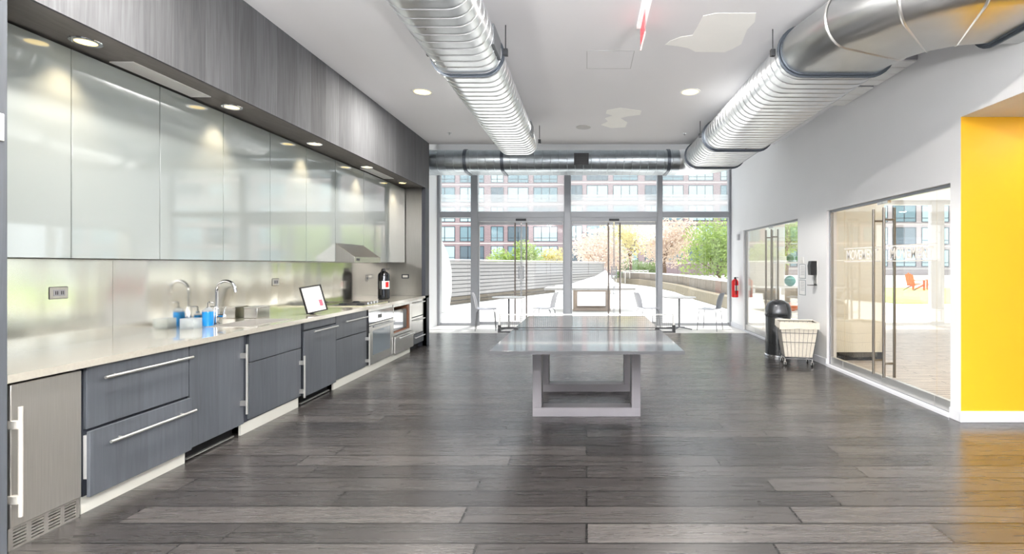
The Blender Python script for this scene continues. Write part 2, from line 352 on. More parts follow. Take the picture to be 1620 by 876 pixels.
# studio glass front, further right
sf = B()
for x0, x1 in ((XR+.14, XR+.2), (4.6, 4.68), (6.3, 6.36), (8.15, 8.45), (10.3, 10.36), (13.4, 13.5)): sf.box(x0, x1, YG-.06, YG+.06, 0, 2.95)
sf.box(XR+.14, 13.5, YG-.05, YG+.05, 0, .07); sf.box(XR+.14, 13.5, YG-.05, YG+.05, 2.85, 2.95)
sfo = sf.build('window_2', white_m, kind='structure', loc=(0,0,0))
B().box(XR+.2, 13.4, YG-.005, YG+.005, .07, 2.85).build('pane', glass_m, sfo, smooth=False)
sh = thing('roller_shade', 'cream roller shade half lowered over the studio window nearest the hall', 'shade', (4.1, YG-.1, .89))
B((4.1, YG-.1, .89)).box(3.62, 4.64, YG-.105, YG-.1, .89, 2.8).build('fabric', cream_m, sh)
B((4.1, YG-.1, .89)).cone((3.6, YG-.1, 2.83), (4.66, YG-.1, 2.83), .035).build('roller', white_m, sh)

# ------------------------------------------------------------------ glazed partitions in the right wall
bar_m = mat('dark_satin_steel', (132, 128, 122), .35, .8)
def partition(n, y0, y1, ztop, joints, handles, words):
    xc = XR+.06
    d = B(); d.box(xc-.03, xc+.03, y0, y1, 0, .035); d.box(xc-.02, xc+.02, y0, y1, ztop-.03, ztop); 
    d.box(xc-.025, xc+.025, y0-.0, y0+.03, 0, ztop); d.box(xc-.025, xc+.025, y1-.03, y1, 0, ztop)
    root = d.build(f'door_{n}', frame_m, kind='structure', loc=(0,0,0), bevel=.002)
    ys = [y0+.03]+joints+[y1-.03]
    for i in range(len(ys)-1):
        a, c = ys[i]+.004, ys[i+1]-.004; isdoor = i in (1, 2)
        leaf = B().box(xc-.006, xc+.006, a, c, .13, ztop-.035).build('door_leaf' if isdoor else 'side_pane', glass_in, root, smooth=False)
        B().box(xc-.022, xc+.022, a, c, .035, .14).build('bottom_rail', nickel, leaf, bevel=.003)
        if isdoor:
            B().box(xc-.02, xc+.02, c-.1 if i == 1 else a, c if i == 1 else a+.1, ztop-.06, ztop-.03).build('patch_fitting', nickel, leaf)
    for y in handles:
        h = B()
        for s in (-1, 1):
            h.cone((xc+s*.06, y, .14), (xc+s*.06, y, 2.09), .0155, n=12)
        for z in (.30, 1.95): h.cone((xc-.06, y, z), (xc+.06, y, z), .012, n=10)
        h.build('pull_bar', bar_m, root)
    for y, wd, sz, sx in words:
        t = text('lettering', wd, sz, letter_m, (xc-.009, y, 1.555), (PI/2, 0, -PI/2), root, .0006, sx=sx, bold=.004)
        for z in (1.645, 1.475): B().box(xc-.0095, xc-.0085, y-.42, y+.42, z-.006, z+.006).build('stripe', letter_m, root)
partition(3, D1[0], D1[1], D1[2], [5.01, 5.90, 6.80], [5.80, 6.01], [(5.41, 'MOVEMENT', .17, .80), (6.37, 'MOVEMENT', .17, .80)])
partition(4, D2[0], D2[1], D2[2], [8.6, 9.47, 10.35], [9.33, 9.61], [])
struct('trim_4', base_m, (XR-.02, XR+.10, D1[0], D1[1], 0, .03))
struct('trim_5', base_m, (XR-.02, XR+.10, D2[0], D2[1], 0, .03))

# ------------------------------------------------------------------ kitchen: soffit, panels
XF = -2.87; XCF = -2.84; XU = -3.2; YK0, YK1 = 2.48, 9.12; ZS = EYE+1.36; ZCT = .888
fs = struct('trim_6', fascia_m, (XCF-.02, XCF, YB, YK1, ZS, ZC), (XL, XCF-.02, YK1-.02, YK1, ZS, ZC)); fs['label'] = 'deep band of grey stained oak boards hung over the kitchen'
struct('trim_7', soffit_m, (XL, XCF-.02, YB, YK1-.02, ZS, ZS+.02))
pn = thing('tall_end_panel', 'tall grey stained oak panel at the left edge, beside the steel undercounter fridge', 'panel', (XCF, 2.1, 0))
B((XCF, 2.1, 0)).box(XL+.001, XCF, 1.2, YK0, 0, ZS).build('panel', base_wood, pn, bevel=.002)
sw = tag(B((XCF, 2.45, 2.0)).box(XCF, XCF+.008, 2.40, 2.462, 2.03, 2.165).box(XCF+.008, XCF+.022, 2.42, 2.445, 2.075, 2.12).build('light_switch', white_m, bevel=.004), 'white rocker switch plate on the tall grey oak panel at the left edge', 'switch')
ep = thing('end_panel', 'steel lined end panel with dark oak edge at the far end of the kitchen', 'panel', (-3.2, 9.0, 0))
B((-3.2, 9.0, 0)).box(XL+.001, -2.905, 8.93, 8.95, ZCT+.001, ZS-.001).build('steel_lining', steel_d, ep)
B((-3.2, 9.0, 0)).box(XL+.001, XCF, 8.95, YK1, 0, ZS-.001).box(-2.905, XCF, 8.91, 8.95, ZCT+.001, ZS-.001).box(-2.905, XCF, 8.985, 8.95, 0, .848).build('oak_edge', dark_edge, ep)
# backsplash sheets
for i, (y0, y1) in enumerate(((YK0, 3.75), (3.75, 5.75), (5.75, 7.02), (7.02, 8.93))):
    o = B((XL, y0, ZCT)).box(XL+.001, XL+.006, y0+.001, y1-.001, ZCT, 1.49).build('backsplash_sheet', steel_b)
    tag(o, ('polished steel backsplash sheet with the double outlet at the left end', 'polished steel backsplash sheet behind the tap and soap bottles', 'polished steel backsplash sheet behind the framed notice', 'polished steel backsplash sheet behind the cooktop and black cylinder')[i], 'backsplash', 'steel backsplash sheets')

# upper cabinets
UY = [YK0, 3.141, 3.793, 4.456, 5.115, 5.774, 6.44, 7.26, 8.08, 8.905]
ords = ['at the left end, beside the tall oak panel', 'second from the left end, over the double outlet', 'third from the left end, left of the faucet', 'fourth from the left end, above the faucet and steel box', 'fifth from the left end, above the small outlet', 'sixth from the left end, above the framed notice', 'seventh from the left end, just left of the extractor hood', 'behind the steel extractor hood, second from the far end', 'at the far end, beyond the extractor hood']
for i in range(9):
    y0, y1 = UY[i], UY[i+1]; org = (XU, y0, 1.468)
    t = thing('wall_cabinet', 'glossy white glass wall cabinet ' + ords[i], 'cabinet', org, 'glossy white wall cabinets over the worktop')
    B(org).box(XL, XU-.022, y0, y1, 1.468, ZS-.015).build('body', black_m, t)
    B(org).box(XU-.02, XU, y0+.0035, y1-.0035, 1.472, ZS-.02).build('door', upper_m, t, bevel=.0015)

# worktop with sink cut-out
SY0, SY1, SX0, SX1 = 4.42, 5.08, -3.33, -2.95
cb = B((XCF, YK0, ZCT))
for bx in ((XL, XCF, YK0, SY0), (XL, XCF, SY1, 8.905), (XL, SX0, SY0, SY1), (SX1, XCF, SY0, SY1), (-2.905, XCF, 8.95, YK1+.01)): cb.box(*bx, ZCT-.04, ZCT)
tag(cb.build('worktop', counter_m), 'long pale polished worktop running along the kitchen wall', 'worktop')
org = (-3.14, 4.75, ZCT)
sk = thing('kitchen_sink', 'undermount stainless steel sink set into the worktop in front of the faucet', 'sink', org)
s_ = B(org); d = .19
for bx in ((SX0+.001, SX0+.012, SY0+.001, SY1-.001, ZCT-d, ZCT+.003), (SX1-.012, SX1-.001, SY0+.001, SY1-.001, ZCT-d, ZCT+.003), (SX0+.012, SX1-.012, SY0+.001, SY0+.012, ZCT-d, ZCT+.003), (SX0+.012, SX1-.012, SY1-.012, SY1-.001, ZCT-d, ZCT+.003), (SX0+.001, SX1-.001, SY0+.001, SY1-.001, ZCT-d-.004, ZCT-d)): s_.box(*bx)
s_.build('basin', mat('sink_steel', (190, 188, 184), .35, .6), sk); B(org).lathe([(.0,0),(.045,0),(.045,.006),(.03,.003),(0,.003)], (-3.16, 4.77, ZCT-d)).build('drain', chrome, sk)
# faucet
org = (-3.39, 4.63, ZCT)
fc = thing('faucet', 'chrome gooseneck faucet standing behind the sink', 'faucet', org)
fx, fy = org[0], org[1]
B(org).lathe([(.03,0),(.03,.006),(.024,.012),(.024,.14),(.018,.15),(.016,.16)], (fx, fy, ZCT), 24).build('base', chrome, fc)
pth = [(fx, fy, ZCT+.15), (fx, fy, ZCT+.30)]+[(fx+.088*(1-math.cos(a)), fy, ZCT+.30+.095*math.sin(a)) for a in [PI*j/14 for j in range(1, 13)]]
pth.append((pth[-1][0]+.008, fy, pth[-1][2]-.05)); B(org).tube(pth, .0135, 14).build('spout', chrome, fc)
B(org).cone((fx, fy, ZCT+.075), (fx+.075, fy, ZCT+.075), .019).build('valve', chrome, fc)
B(org).cone((fx+.066, fy, ZCT+.075), (fx+.085, fy, ZCT+.16), .006, .005).build('lever', chrome, fc)
# second basin tap spout handle lies to the right: brushed box behind the sink
org = (-3.40, 5.22, ZCT)
bx = thing('towel_dispenser_box', 'low brushed steel box standing on the worktop right of the faucet', 'box', org)
B(org).box(-3.47, -3.335, 5.12, 5.32, ZCT+.0005, ZCT+.105).build('body', steel_h, bx, bevel=.004)
B(org).box(-3.473, -3.332, 5.117, 5.323, ZCT+.105, ZCT+.116).build('lid', nickel, bx, bevel=.003)
# soap bottles
def bottle(org, label, r, h, square=False):
    t = thing('soap_bottle', label, 'bottle', org, 'blue soap bottles beside the faucet'); x, y, z = org
    B(org).lathe([(r*.96,0),(r,.01),(r,h*.82),(r*.98,h*.84)], org, 20).build('liquid', blue_liquid, t)
    B(org).lathe([(r,h*.84),(r,h*.92),(r*.6,h),(r*.35,h+.01)], org, 20).build('shoulder', clear_plastic, t)
    B(org).tube([(x,y,z+h), (x,y,z+h+.055), (x+.012,y,z+h+.062), (x+.055,y,z+h+.058)], .006, 8).cone((x,y,z+h+.002), (x,y,z+h+.018), .014).build('pump', chrome, t)
bottle((-3.385, 4.52, ZCT), 'larger blue soap bottle with chrome pump left of the faucet', .044, .15)
bottle((-3.462, 4.64, ZCT), 'smaller blue soap bottle behind the larger one, close to the faucet', .028, .10)
org = (-3.40, 4.36, ZCT)
cd_ = thing('sponge_holder', 'small clear sponge holder left of the blue soap bottles', 'holder', org); q = B(org)
for a in ((-3.46,-3.455,4.30,4.40), (-3.35,-3.345,4.30,4.40), (-3.455,-3.35,4.30,4.305), (-3.455,-3.35,4.395,4.40)): q.box(*a, ZCT, ZCT+.085)
q.box(-3.46,-3.345,4.30,4.40, ZCT, ZCT+.005); q.build('tray', clear_plastic, cd_)
B(org).box(-3.43, -3.37, 4.315, 4.385, ZCT+.006, ZCT+.06).build('sponge', mat('pale_sponge', (206, 208, 200), .9), cd_, bevel=.008)
# framed notice
org = (-3.04, 5.6, ZCT)
nf = thing('framed_notice', 'black framed notice leaning back on the worktop right of the sink', 'sign', org, rz=0)
def tilt(part): part.rotation_euler = (0, 0, 0)
def slab(b, u0, u1, v0, v1, t0, t1):
    # notice plane: u along the sign's width, v up its leaning face, t out of it
    U = Vector((.33, .94, 0)); V = Vector((-.28, .0, .96)).normalized(); N = U.cross(V).normalized()
    U2 = V.cross(N).normalized(); o = Vector((-3.04, 5.49, ZCT+.006))
    pts = [o+U2*u+V*v+N*t0 for u, v in ((u0,v0),(u1,v0),(u1,v1),(u0,v1))]; b.prism(pts, N*(t1-t0)); return b
W_, H_ = .28, .30
f_ = B(org)
for a in ((0, W_, 0, .012), (0, W_, H_-.012, H_), (0, .012, .012, H_-.012), (W_-.012, W_, .012, H_-.012)): slab(f_, *a, 0, .016)
f_.build('frame', black_m, nf); slab(B(org), .011, W_-.011, .011, H_-.011, .002, .006).build('sheet', paper_m, nf)
pr = B(org)
for j in range(9): slab(pr, .05+.01*(j%3), .19+.012*((j*7)%4), .245-j*.018, .250-j*.018, .006, .0068)
pr.build('printed_lines', grey_print, nf); slab(B(org), .20, .245, .06, .13, .006, .0069).build('red_mark', pink_print, nf)
slab(B(org), .11, .16, .0, .012, -.10, 0).build('stand', black_m, nf)

# outlets
def outlet(y, z, w_, h_, label, onend=False):
    if not onend:
        org = (XL+.006, y, z); t = thing('wall_outlet', label, 'outlet', org, 'outlets in the steel backsplash')
        B(org).box(XL+.006, XL+.011, y-w_/2, y+w_/2, z-h_/2, z+h_/2).build('plate', steel_v, t, bevel=.002)
        r = B(org); r.box(XL+.011, XL+.013, y-w_*.32, y+w_*.32, z-h_*.28, z+h_*.28); r.build('socket', grey_print, t)
        sl = B(org)
        for sy in (-.2, -.1, .12, .22): sl.box(XL+.013, XL+.0135, y+w_*sy-.003, y+w_*sy+.003, z-.012, z+.012)
        fr_ = [(y-w_/2-.003, y-w_/2, z-h_/2, z+h_/2), (y+w_/2, y+w_/2+.003, z-h_/2, z+h_/2), (y-w_/2, y+w_/2, z+h_/2, z+h_/2+.003), (y-w_/2, y+w_/2, z-h_/2-.003, z-h_/2)]
        for a in fr_: sl.box(XL+.006, XL+.008, *a)
        sl.build('slots', black_m, t)
    else:
        org = (y, 8.93, z); t = thing('wall_outlet', label, 'outlet', org, 'outlets in the steel backsplash')
        B(org).box(y-w_/2, y+w_/2, 8.924, 8.93, z-h_/2, z+h_/2).build('plate', rod_m, t, bevel=.002)
        B(org).box(y-w_*.33, y+w_*.33, 8.921, 8.924, z-h_*.25, z+h_*.25).build('socket', steel_v, t)
def bs(x, y): s = (CX-x)/-XL; return F/s, EYE-(y-CY)/s     # point on the backsplash from a photo pixel
a = bs(91, 463); outlet(a[0], a[1], .115, .075, 'horizontal double outlet low in the steel backsplash near the left end')
a = bs(435, 446); outlet(a[0], a[1], .12, .075, 'horizontal outlet in the steel backsplash left of the framed notice')
a = bs(580, 440); outlet(a[0], a[1], .08, .09, 'small square switch in the steel backsplash under the extractor hood')
outlet(-3.2, EYE-.20, .13, .075, 'dark framed outlet in the end panel beside the black cylinder', True)

# ------------------------------------------------------------------ base units
def hbar(org, y0, y1, z, m=nickel, x=None):
    x = XF+.035 if x is None else x
    b = B(org); b.cone((x, y0, z), (x, y1, z), .009, n=12)
    for y in (y0+.14*(y1-y0), y1-.14*(y1-y0)): b.cone((x-.04, y, z), (x, y, z), .005, n=8)
    return b
def vbar(org, y, z0, z1, x=None):
    x = XF+.045 if x is None else x
    b = B(org); b.cone((x, y, z0), (x, y, z1), .0095, n=12)
    for z in (z0+.16*(z1-z0), z1-.16*(z1-z0)): b.box(x-.05, x, y-.018, y+.002, z-.02, z+.02)
    return b
def body(t, org, y0, y1, kick, z0=.10):
    B(org).box(XL+.01, XF-.022, y0+.001, y1-.001, z0, .846).build('body', dark_edge, t)
    if kick == 'white': B(org).box(XF-.05, XF-.03, y0, y1, 0, z0).build('toe_kick', white_kick, t)
    elif kick == 'vent':
        B(org).box(XF-.12, XF-.10, y0, y1, 0, z0).build('toe_kick', black_gap, t)
        g = B(org); g.box(XF-.06, XF-.04, y0+.02, y1-.06, .012, .022); g.build('vent_strip', nickel, t)
def front(t, org, y0, y1, z0, z1, name='door', m=None, out=0.):
    return B(org).box(XF-.021+out, XF+out, y0+.003, y1-.003, z0+.002, z1-.002).build(name, m or base_wood, t, bevel=.0015)
# fridge
white_satin = mat('pale_satin_bar', (226, 222, 214), .4, .3)
y0, y1 = 2.515, 2.88; org = (XF, (y0+y1)/2, 0)
fg = thing('undercounter_fridge', 'narrow stainless steel undercounter fridge beside the tall panel', 'fridge', org)
B(org).box(XL+.02, XF-.045, y0+.002, y1-.002, 0, .835).build('body', black_m, fg)
fd = B(org).box(XF-.04, XF, y0+.004, y1-.006, .115, .832).build('door', steel_v, fg, bevel=.004)
vbar(org, y0+.018, .17, .72, XF+.035).build('handle', white_satin, fd)
gr = B(org); gr.box(XF-.03, XF-.012, y0+.004, y1-.006, .0, .012); gr.box(XF-.03, XF-.012, y0+.004, y1-.006, .098, .112)
for j in range(5): gr.box(XF-.03, XF-.014, y0+.004, y1-.006, .018+j*.0165, .028+j*.0165)
for j in range(5): yy = y0+.004+j*(y1-y0-.03)/4; gr.box(XF-.03, XF-.012, yy, yy+.022, .012, .098)
gr.build('grille', steel_v, fg)
# drawer unit
y0, y1 = 2.90, 3.65; org = (XF, (y0+y1)/2, 0)
t = thing('drawer_cabinet', 'grey oak base cabinet with two deep drawers, the lower one pulled slightly open', 'cabinet', org, 'grey oak base cabinets')
body(t, org, y0, y1, 'white')
d_ = front(t, org, y0, y1, .485, .845, 'drawer'); hbar(org, y0+.08, y1-.005, .767).build('handle', nickel, d_)
d_ = front(t, org, y0-.01, y1-.01, .10, .478, 'drawer', out=.03); hbar(org, y0+.08, y1-.02, .388, x=XF+.068).build('handle', nickel, d_)
B(org).box(XF-.35, XF+.008, y0+.005, y0+.02, .2, .45).build('drawer_side', white_m, d_)
# panelled dishwasher
y0, y1 = 3.655, 4.235; org = (XF, (y0+y1)/2, 0)
t = thing('panelled_appliance', 'tall grey oak fronted unit with an upright bar handle, left of the sink cabinet', 'cabinet', org, 'grey oak base cabinets')
body(t, org, y0, y1, 'vent'); d_ = front(t, org, y0, y1, .10, .845); vbar(org, y1-.03, .19, .77).build('handle', nickel, d_)
# sink cabinet
y0, y1 = 4.30, 5.085; org = (XF, (y0+y1)/2, 0)
t = thing('sink_cabinet', 'grey oak sink cabinet with a false drawer over a single door', 'cabinet', org, 'grey oak base cabinets')
B(org).box(XL+.01, XF-.022, y0+.001, y1-.001, .10, .66).box(XF-.06, XF-.022, y0+.001, y1-.001, .66, .846).build('body', dark_edge, t); B(org).box(XF-.05, XF-.03, y0-.06, y1, 0, .1).build('toe_kick', white_kick, t)
front(t, org, y0, y1, .60, .845, 'drawer'); d_ = front(t, org, y0, y1, .115, .595); vbar(org, y1-.02, .1, .52).build('handle', nickel, d_)
B(org).box(XF-.022, XF-.018, y0-.06, y0, .1, .846).build('filler', dark_edge, t)
# panelled dishwasher 2
y0, y1 = 5.13, 5.783; org = (XF, (y0+y1)/2, 0)
t = thing('panelled_dishwasher', 'grey oak fronted dishwasher with a level bar handle, right of the sink cabinet', 'dishwasher', org)
body(t, org, y0, y1, 'vent'); front(t, org, y0, y1, .765, .845, 'control_strip'); d_ = front(t, org, y0, y1, .09, .755, out=.006); hbar(org, y0+.14, y1-.01, .735).build('handle', nickel, d_)
# unit with drawer and door
y0, y1 = 5.79, 6.60; org = (XF, (y0+y1)/2, 0)
t = thing('base_cabinet', 'grey oak base cabinet with a shallow drawer over a door, left of the oven', 'cabinet', org, 'grey oak base cabinets')
body(t, org, y0, y1, 'white'); d_ = front(t, org, y0, y1, .575, .845, 'drawer'); hbar(org, y0+.18, y1-.02, .76).build('handle', nickel, d_)
d_ = front(t, org, y0, y1, .11, .568); vbar(org, y1-.025, .12, .54).build('handle', nickel, d_)
# oven
y0, y1 = 6.66, 7.50; org = (XF, (y0+y1)/2, 0)
t = thing('built_in_oven', 'built-in steel oven with a dark glass window under the cooktop', 'oven', org)
B(org).box(XL+.01, XF-.03, y0-.055, y1, .1, .846).build('body', dark_edge, t)
B(org).box(XF-.05, XF-.03, y0-.06, y1, 0, .1).build('toe_kick', white_kick, t)
B(org).box(XF-.03, XF, y0+.003, y1-.003, .655, .805).build('control_panel', chrome, t, bevel=.002)
B(org).box(XF, XF+.003, y0+.3, y0+.42, .70, .75).build('display', black_m, t)
B(org).box(XF-.03, XF-.005, y0+.003, y1-.003, .808, .845).build('trim_strip', steel_h, t)
dr = B(org); 
for a in ((y0+.003, y1-.003, .55, .645), (y0+.003, y1-.003, .105, .22), (y0+.003, y0+.12, .22, .55), (y1-.12, y1-.003, .22, .55)): dr.box(XF-.03, XF+.004, *a)
d_ = dr.build('door', steel_h, t); B(org).box(XF-.02, XF+.001, y0+.12, y1-.12, .22, .55).build('window', mat('oven_glass', (96, 108, 118), .05, coat=1.), d_)
hbar(org, y0+.04, y1-.04, .61, x=XF+.045).build('handle', chrome, d_)
# microwave niche unit
y0, y1 = 7.505, 8.30; org = (XF, (y0+y1)/2, 0)
t = thing('microwave_cabinet', 'base cabinet with an open brown wood lined niche over a pale steel drawer', 'cabinet', org)
n_ = B(org)
for a in ((XF-.5, XF, y0, y0+.02, .1, .845), (XF-.5, XF, y1-.1, y1, .1, .845), (XF-.5, XF, y0+.02, y1-.1, .80, .845), (XF-.5, XF, y0+.02, y1-.1, .37, .41), (XF-.5, XF-.48, y0+.02, y1-.1, .41, .80)): n_.box(*a)
n_.build('niche', steel_h, t); B(org).box(XF-.48, XF-.003, y1-.16, y1-.1, .41, .80).box(XF-.48, XF-.003, y0+.02, y1-.16, .41, .43).build('niche_lining', brown_wood, t)
B(org).box(XF-.05, XF-.03, y0, y1, 0, .1).build('toe_kick', white_kick, t)
d_ = front(t, org, y0, y1, .10, .365, 'drawer', steel_h, .03); hbar(org, y0+.1, y1-.05, .33, x=XF+.066).build('handle', nickel, d_)
org2 = (XF-.05, 7.8, .43)
mw = thing('microwave', 'steel fronted microwave set inside the open niche right of the oven', 'microwave', org2)
B(org2).box(XF-.44, XF-.03, y0+.03, y1-.19, .4302, .74).build('body', steel_h, mw, bevel=.004)
B(org2).box(XF-.03, XF-.012, y0+.035, y1-.36, .44, .73).build('door', chrome, mw, bevel=.003); B(org2).box(XF-.03, XF-.014, y1-.35, y1-.195, .44, .73).build('control_panel', black_m, mw)
# three drawer unit
y0, y1 = 8.305, 8.905; org = (XF, (y0+y1)/2, 0)
t = thing('drawer_stack', 'narrow three drawer cabinet at the far end of the kitchen', 'cabinet', org, 'grey oak base cabinets')
B(org).box(XL+.01, XF-.022, y0+.001, y1-.001, .1, .846).build('body', dark_edge, t); B(org).box(XF-.12, XF-.1, y0, y1, 0, .1).build('toe_kick', black_gap, t)
for z0, z1 in ((.565, .845), (.275, .555), (.10, .265)):
    d_ = front(t, org, y0, y1, z0, z1, 'drawer', steel_h if z0 > .2 else base_wood); hbar(org, y0+.08, y1-.03, z1-.05).build('handle', nickel, d_)

# extractor hood
hy0, hy1 = 6.44, 7.24; org = (XU, 6.84, 1.468)
hd = thing('extractor_hood', 'wedge shaped steel extractor hood under the wall cabinets over the cooktop', 'hood', org)
hx = -2.957
hb = B(org); prof = [(XU+.003, 1.462), (hx, 1.462), (hx, 1.535), (XU+.003, 1.71)]
hb.prism([(x, hy0, z) for x, z in prof], (0, hy1-hy0, 0)); hb.build('canopy', steel_d, hd, bevel=.002)
B(org).box(hx, hx+.004, hy0, hy1, 1.462, 1.535).build('front_strip', steel_h, hd); B(org).box(hx+.004, hx+.006, hy0+.05, hy0+.14, 1.485, 1.515).build('badge', rod_m, hd)
# cooktop
org = (-3.15, 7.0, ZCT)
ct = thing('cooktop', 'black glass cooktop with steel trim set in the worktop under the hood', 'cooktop', org)
B(org).box(-3.40, -2.93, 6.60, 7.42, ZCT+.0004, ZCT+.008).build('glass', black_m, ct, bevel=.002)
tr = B(org); frame = [(-3.41,-2.92,6.59,6.60), (-3.41,-2.92,7.42,7.43), (-3.41,-3.40,6.60,7.42), (-2.93,-2.92,6.60,7.42)]
for a in frame: tr.box(*a, ZCT+.0004, ZCT+.010)
tr.build('trim', brass, ct)
for x, y in ((-3.28, 6.8), (-3.28, 7.2), (-3.04, 6.8), (-3.04, 7.2)):
    p = B(org).lathe([(.05,0),(.05,.012),(.03,.02),(0,.02)], (x, y, ZCT+.008), 16).build('burner', rod_m, ct)
for j in range(4): B(org).lathe([(.018,0),(.016,.03),(0,.03)], (-2.965, 6.86+j*.1, ZCT+.008), 12).build('knob', chrome, ct)
# black extinguisher on the worktop
def extinguisher(name, label, org, r, h, mbody, group=None, lab=True, hose_side=1):
    t = thing(name, label, 'extinguisher', org, group); x, y, z = org
    B(org).lathe([(r*.8,0),(r,.012),(r,h*.74),(r*.92,h*.80),(r*.6,h*.86),(r*.28,h*.885),(r*.25,h*.92),(0,h*.92)], org, 28).build('cylinder', mbody, t)
    v = B(org); v.cone((x,y,z+h*.9), (x,y,z+h*.95), r*.28); v.box(x-.01, x+r*.95, y-.008, y+.008, z+h*.925, z+h*.94); v.box(x-.01, x+r*1.05, y-.008, y+.008, z+h*.965, z+h*.98); v.box(x-.012, x+.012, y-.01, y+.01, z+h*.93, z+h*.98)
    v.build('valve', rod_m if mbody != red_m else black_m, t)
    sgn = hose_side
    B(org).tube([(x,y,z+h*.93),(x,y-sgn*r*.7,z+h*.95),(x,y-sgn*r*1.2,z+h*.84),(x,y-sgn*r*1.25,z+h*.5),(x,y-sgn*r*1.18,z+h*.15)], r*.13, 10).build('hose', rubber, t)
    # wrap-around label
    lb = B(org); n=10; r2=r*1.006
    ring=lambda zz:[Vector((x+r2*math.cos(a), y+r2*math.sin(a), zz)) for a in [-1.9+k*(1.9/ n) for k in range(n+1)]]
    lo, hi = ring(z+h*.33), ring(z+h*.58); A=[lb.v(p) for p in lo]; Bv=[lb.v(p) for p in hi]
    for k in range(n): lb.face([A[k],A[k+1],Bv[k+1],Bv[k]])
    lb.build('label_sheet', paper_m, t)
    lb = B(org); r2=r*1.012; ring=lambda zz:[Vector((x+r2*math.cos(a), y+r2*math.sin(a), zz)) for a in [-.9+k*(.6/4) for k in range(5)]]
    A=[lb.v(p) for p in ring(z+h*.38)]; Bv=[lb.v(p) for p in ring(z+h*.55)]
    for k in range(4): lb.face([A[k],A[k+1],Bv[k+1],Bv[k]])
    lb.build('label_mark', red_m if mbody != red_m else mat('label_yellow', (235, 205, 60), .5), t)
    return t
extinguisher('fire_extinguisher', 'polished dark fire extinguisher cylinder standing on the worktop beside the cooktop', (-3.22, 8.03, ZCT), .09, .50, mat('dark_polished_cylinder', (70, 72, 76), .12, .9))

# soffit lights and grilles
for i, y in enumerate((3.08, 4.35, 5.67, 7.02, 8.37)):
    org = (-3.05, y, ZS); t = thing('soffit_downlight', 'small steel downlight in the oak soffit, ' + ('nearest the left end', 'second from the left, over the faucet', 'in the middle of the row of five', 'just above the extractor hood', 'at the far end of the row')[i], 'light', org, 'downlights in the kitchen soffit')
    B(org).rings([[Vector((-3.05+r*math.cos(2*PI*k/28), y+r*math.sin(2*PI*k/28), z)) for k in range(28)] for r, z in ((.055,ZS+.0),(.055,ZS-.006),(.078,ZS-.006),(.08,ZS-.0005))], False).build('trim_ring', chrome, t)
    B(org).lathe([(0,-.0005),(.054,-.0005),(.054,-.002),(0,-.002)], (-3.05, y, ZS), 24).build('lens', lens_w if i != 1 else lens_w, t)
    lamp('bulb', 'SPOT', (0, 0, -.02), 16, (1, .78, .52), t, .03, (0, math.radians(9), 0), 1.35, .9)
def grille(y0, y1, label):
    org = (-3.12, (y0+y1)/2, ZS); t = thing('ceiling_grille', label, 'vent', org, 'white air grilles in the kitchen soffit')
    g = B(org); x0, x1 = -3.19, -3.03
    frame_ = [(x0, x1, y0, y0+.012), (x0, x1, y1-.012, y1), (x0, x0+.012, y0+.012, y1-.012), (x1-.012, x1, y0+.012, y1-.012)]
    for a in frame_: g.box(*a, ZS-.008, ZS-.0005)
    g.build('frame', white_m, t)
    s2 = B(org)
    for j in range(9): xx = x0+.018+j*.0145; s2.box(xx, xx+.009, y0+.012, y1-.012, ZS-.006, ZS-.002)
    s2.build('slats', white_m, t)
grille(3.38, 4.08, 'white slatted air grille in the oak soffit near the left end'); grille(7.12, 7.95, 'white slatted air grille in the oak soffit above the extractor hood')

# ------------------------------------------------------------------ ceiling fittings
def downlight(x, y, label, z=ZC, e=60, r=.125, vis=True, color=(1, .95, .88)):
    org = (x, y, z); t = thing('ceiling_downlight', label, 'light', org, 'round downlights in the white ceiling')
    B(org).rings([[Vector((x+q*math.cos(2*PI*k/32), y+q*math.sin(2*PI*k/32), zz)) for k in range(32)] for q, zz in ((r*.82,z-.001),(r*.82,z-.006),(r,z-.007),(r+.004,z-.0005))], False).build('trim_ring', white_m, t)
    B(org).lathe([(0,-.001),(r*.82,-.001),(r*.82,-.003),(0,-.003)], org, 28).build('lens', lens_w, t)
    lamp('bulb', 'AREA', (0, 0, -.012), e, color, t, r*1.6)
downlight(*cpt(668, 145), 'round warm ceiling downlight between the kitchen band and the left duct')
downlight(*cpt(1092, 145), 'round warm ceiling downlight between the two ducts')
for x, y, wh in ((-2.08, 2.6, 'just above the camera, kitchen side'), (1.31, 2.6, 'just above the camera, glass door side'), (-2.08, -1.2, 'first behind the camera on the kitchen side'), (1.31, -1.2, 'first behind the camera on the glass door side'), (-2.08, -4.2, 'nearest the rear glazing on the kitchen side'), (1.31, -4.2, 'nearest the rear glazing on the glass door side')): downlight(x, y, 'added round ceiling downlight ' + wh)  # extra downlights out of view, added to brighten the hall
downlight(4.25, 4.0, 'round warm downlight in the alcove ceiling by the yellow wall', ZH, 7, .07, True, (1, .86, .66))
for X, xs in ((5.4, 'closer to the hall'), (9.0, 'deep in the room')):
    for Y, ys_ in ((6.4, 'near the yellow wall'), (9.6, 'near the window')): downlight(X, Y, 'round studio ceiling downlight ' + xs + ', ' + ys_, 2.95, 22, .1, True, (.96, .98, 1))
x, y = cpt(923, 201); tag(B((x, y, ZC)).lathe([(0,0),(.115,0),(.118,-.006),(.10,-.012),(0,-.012)], (x, y, ZC), 28).build('ceiling_speaker', mat('speaker_grille', (196, 196, 196), .7)), 'round white speaker flush in the ceiling between the ducts', 'speaker')
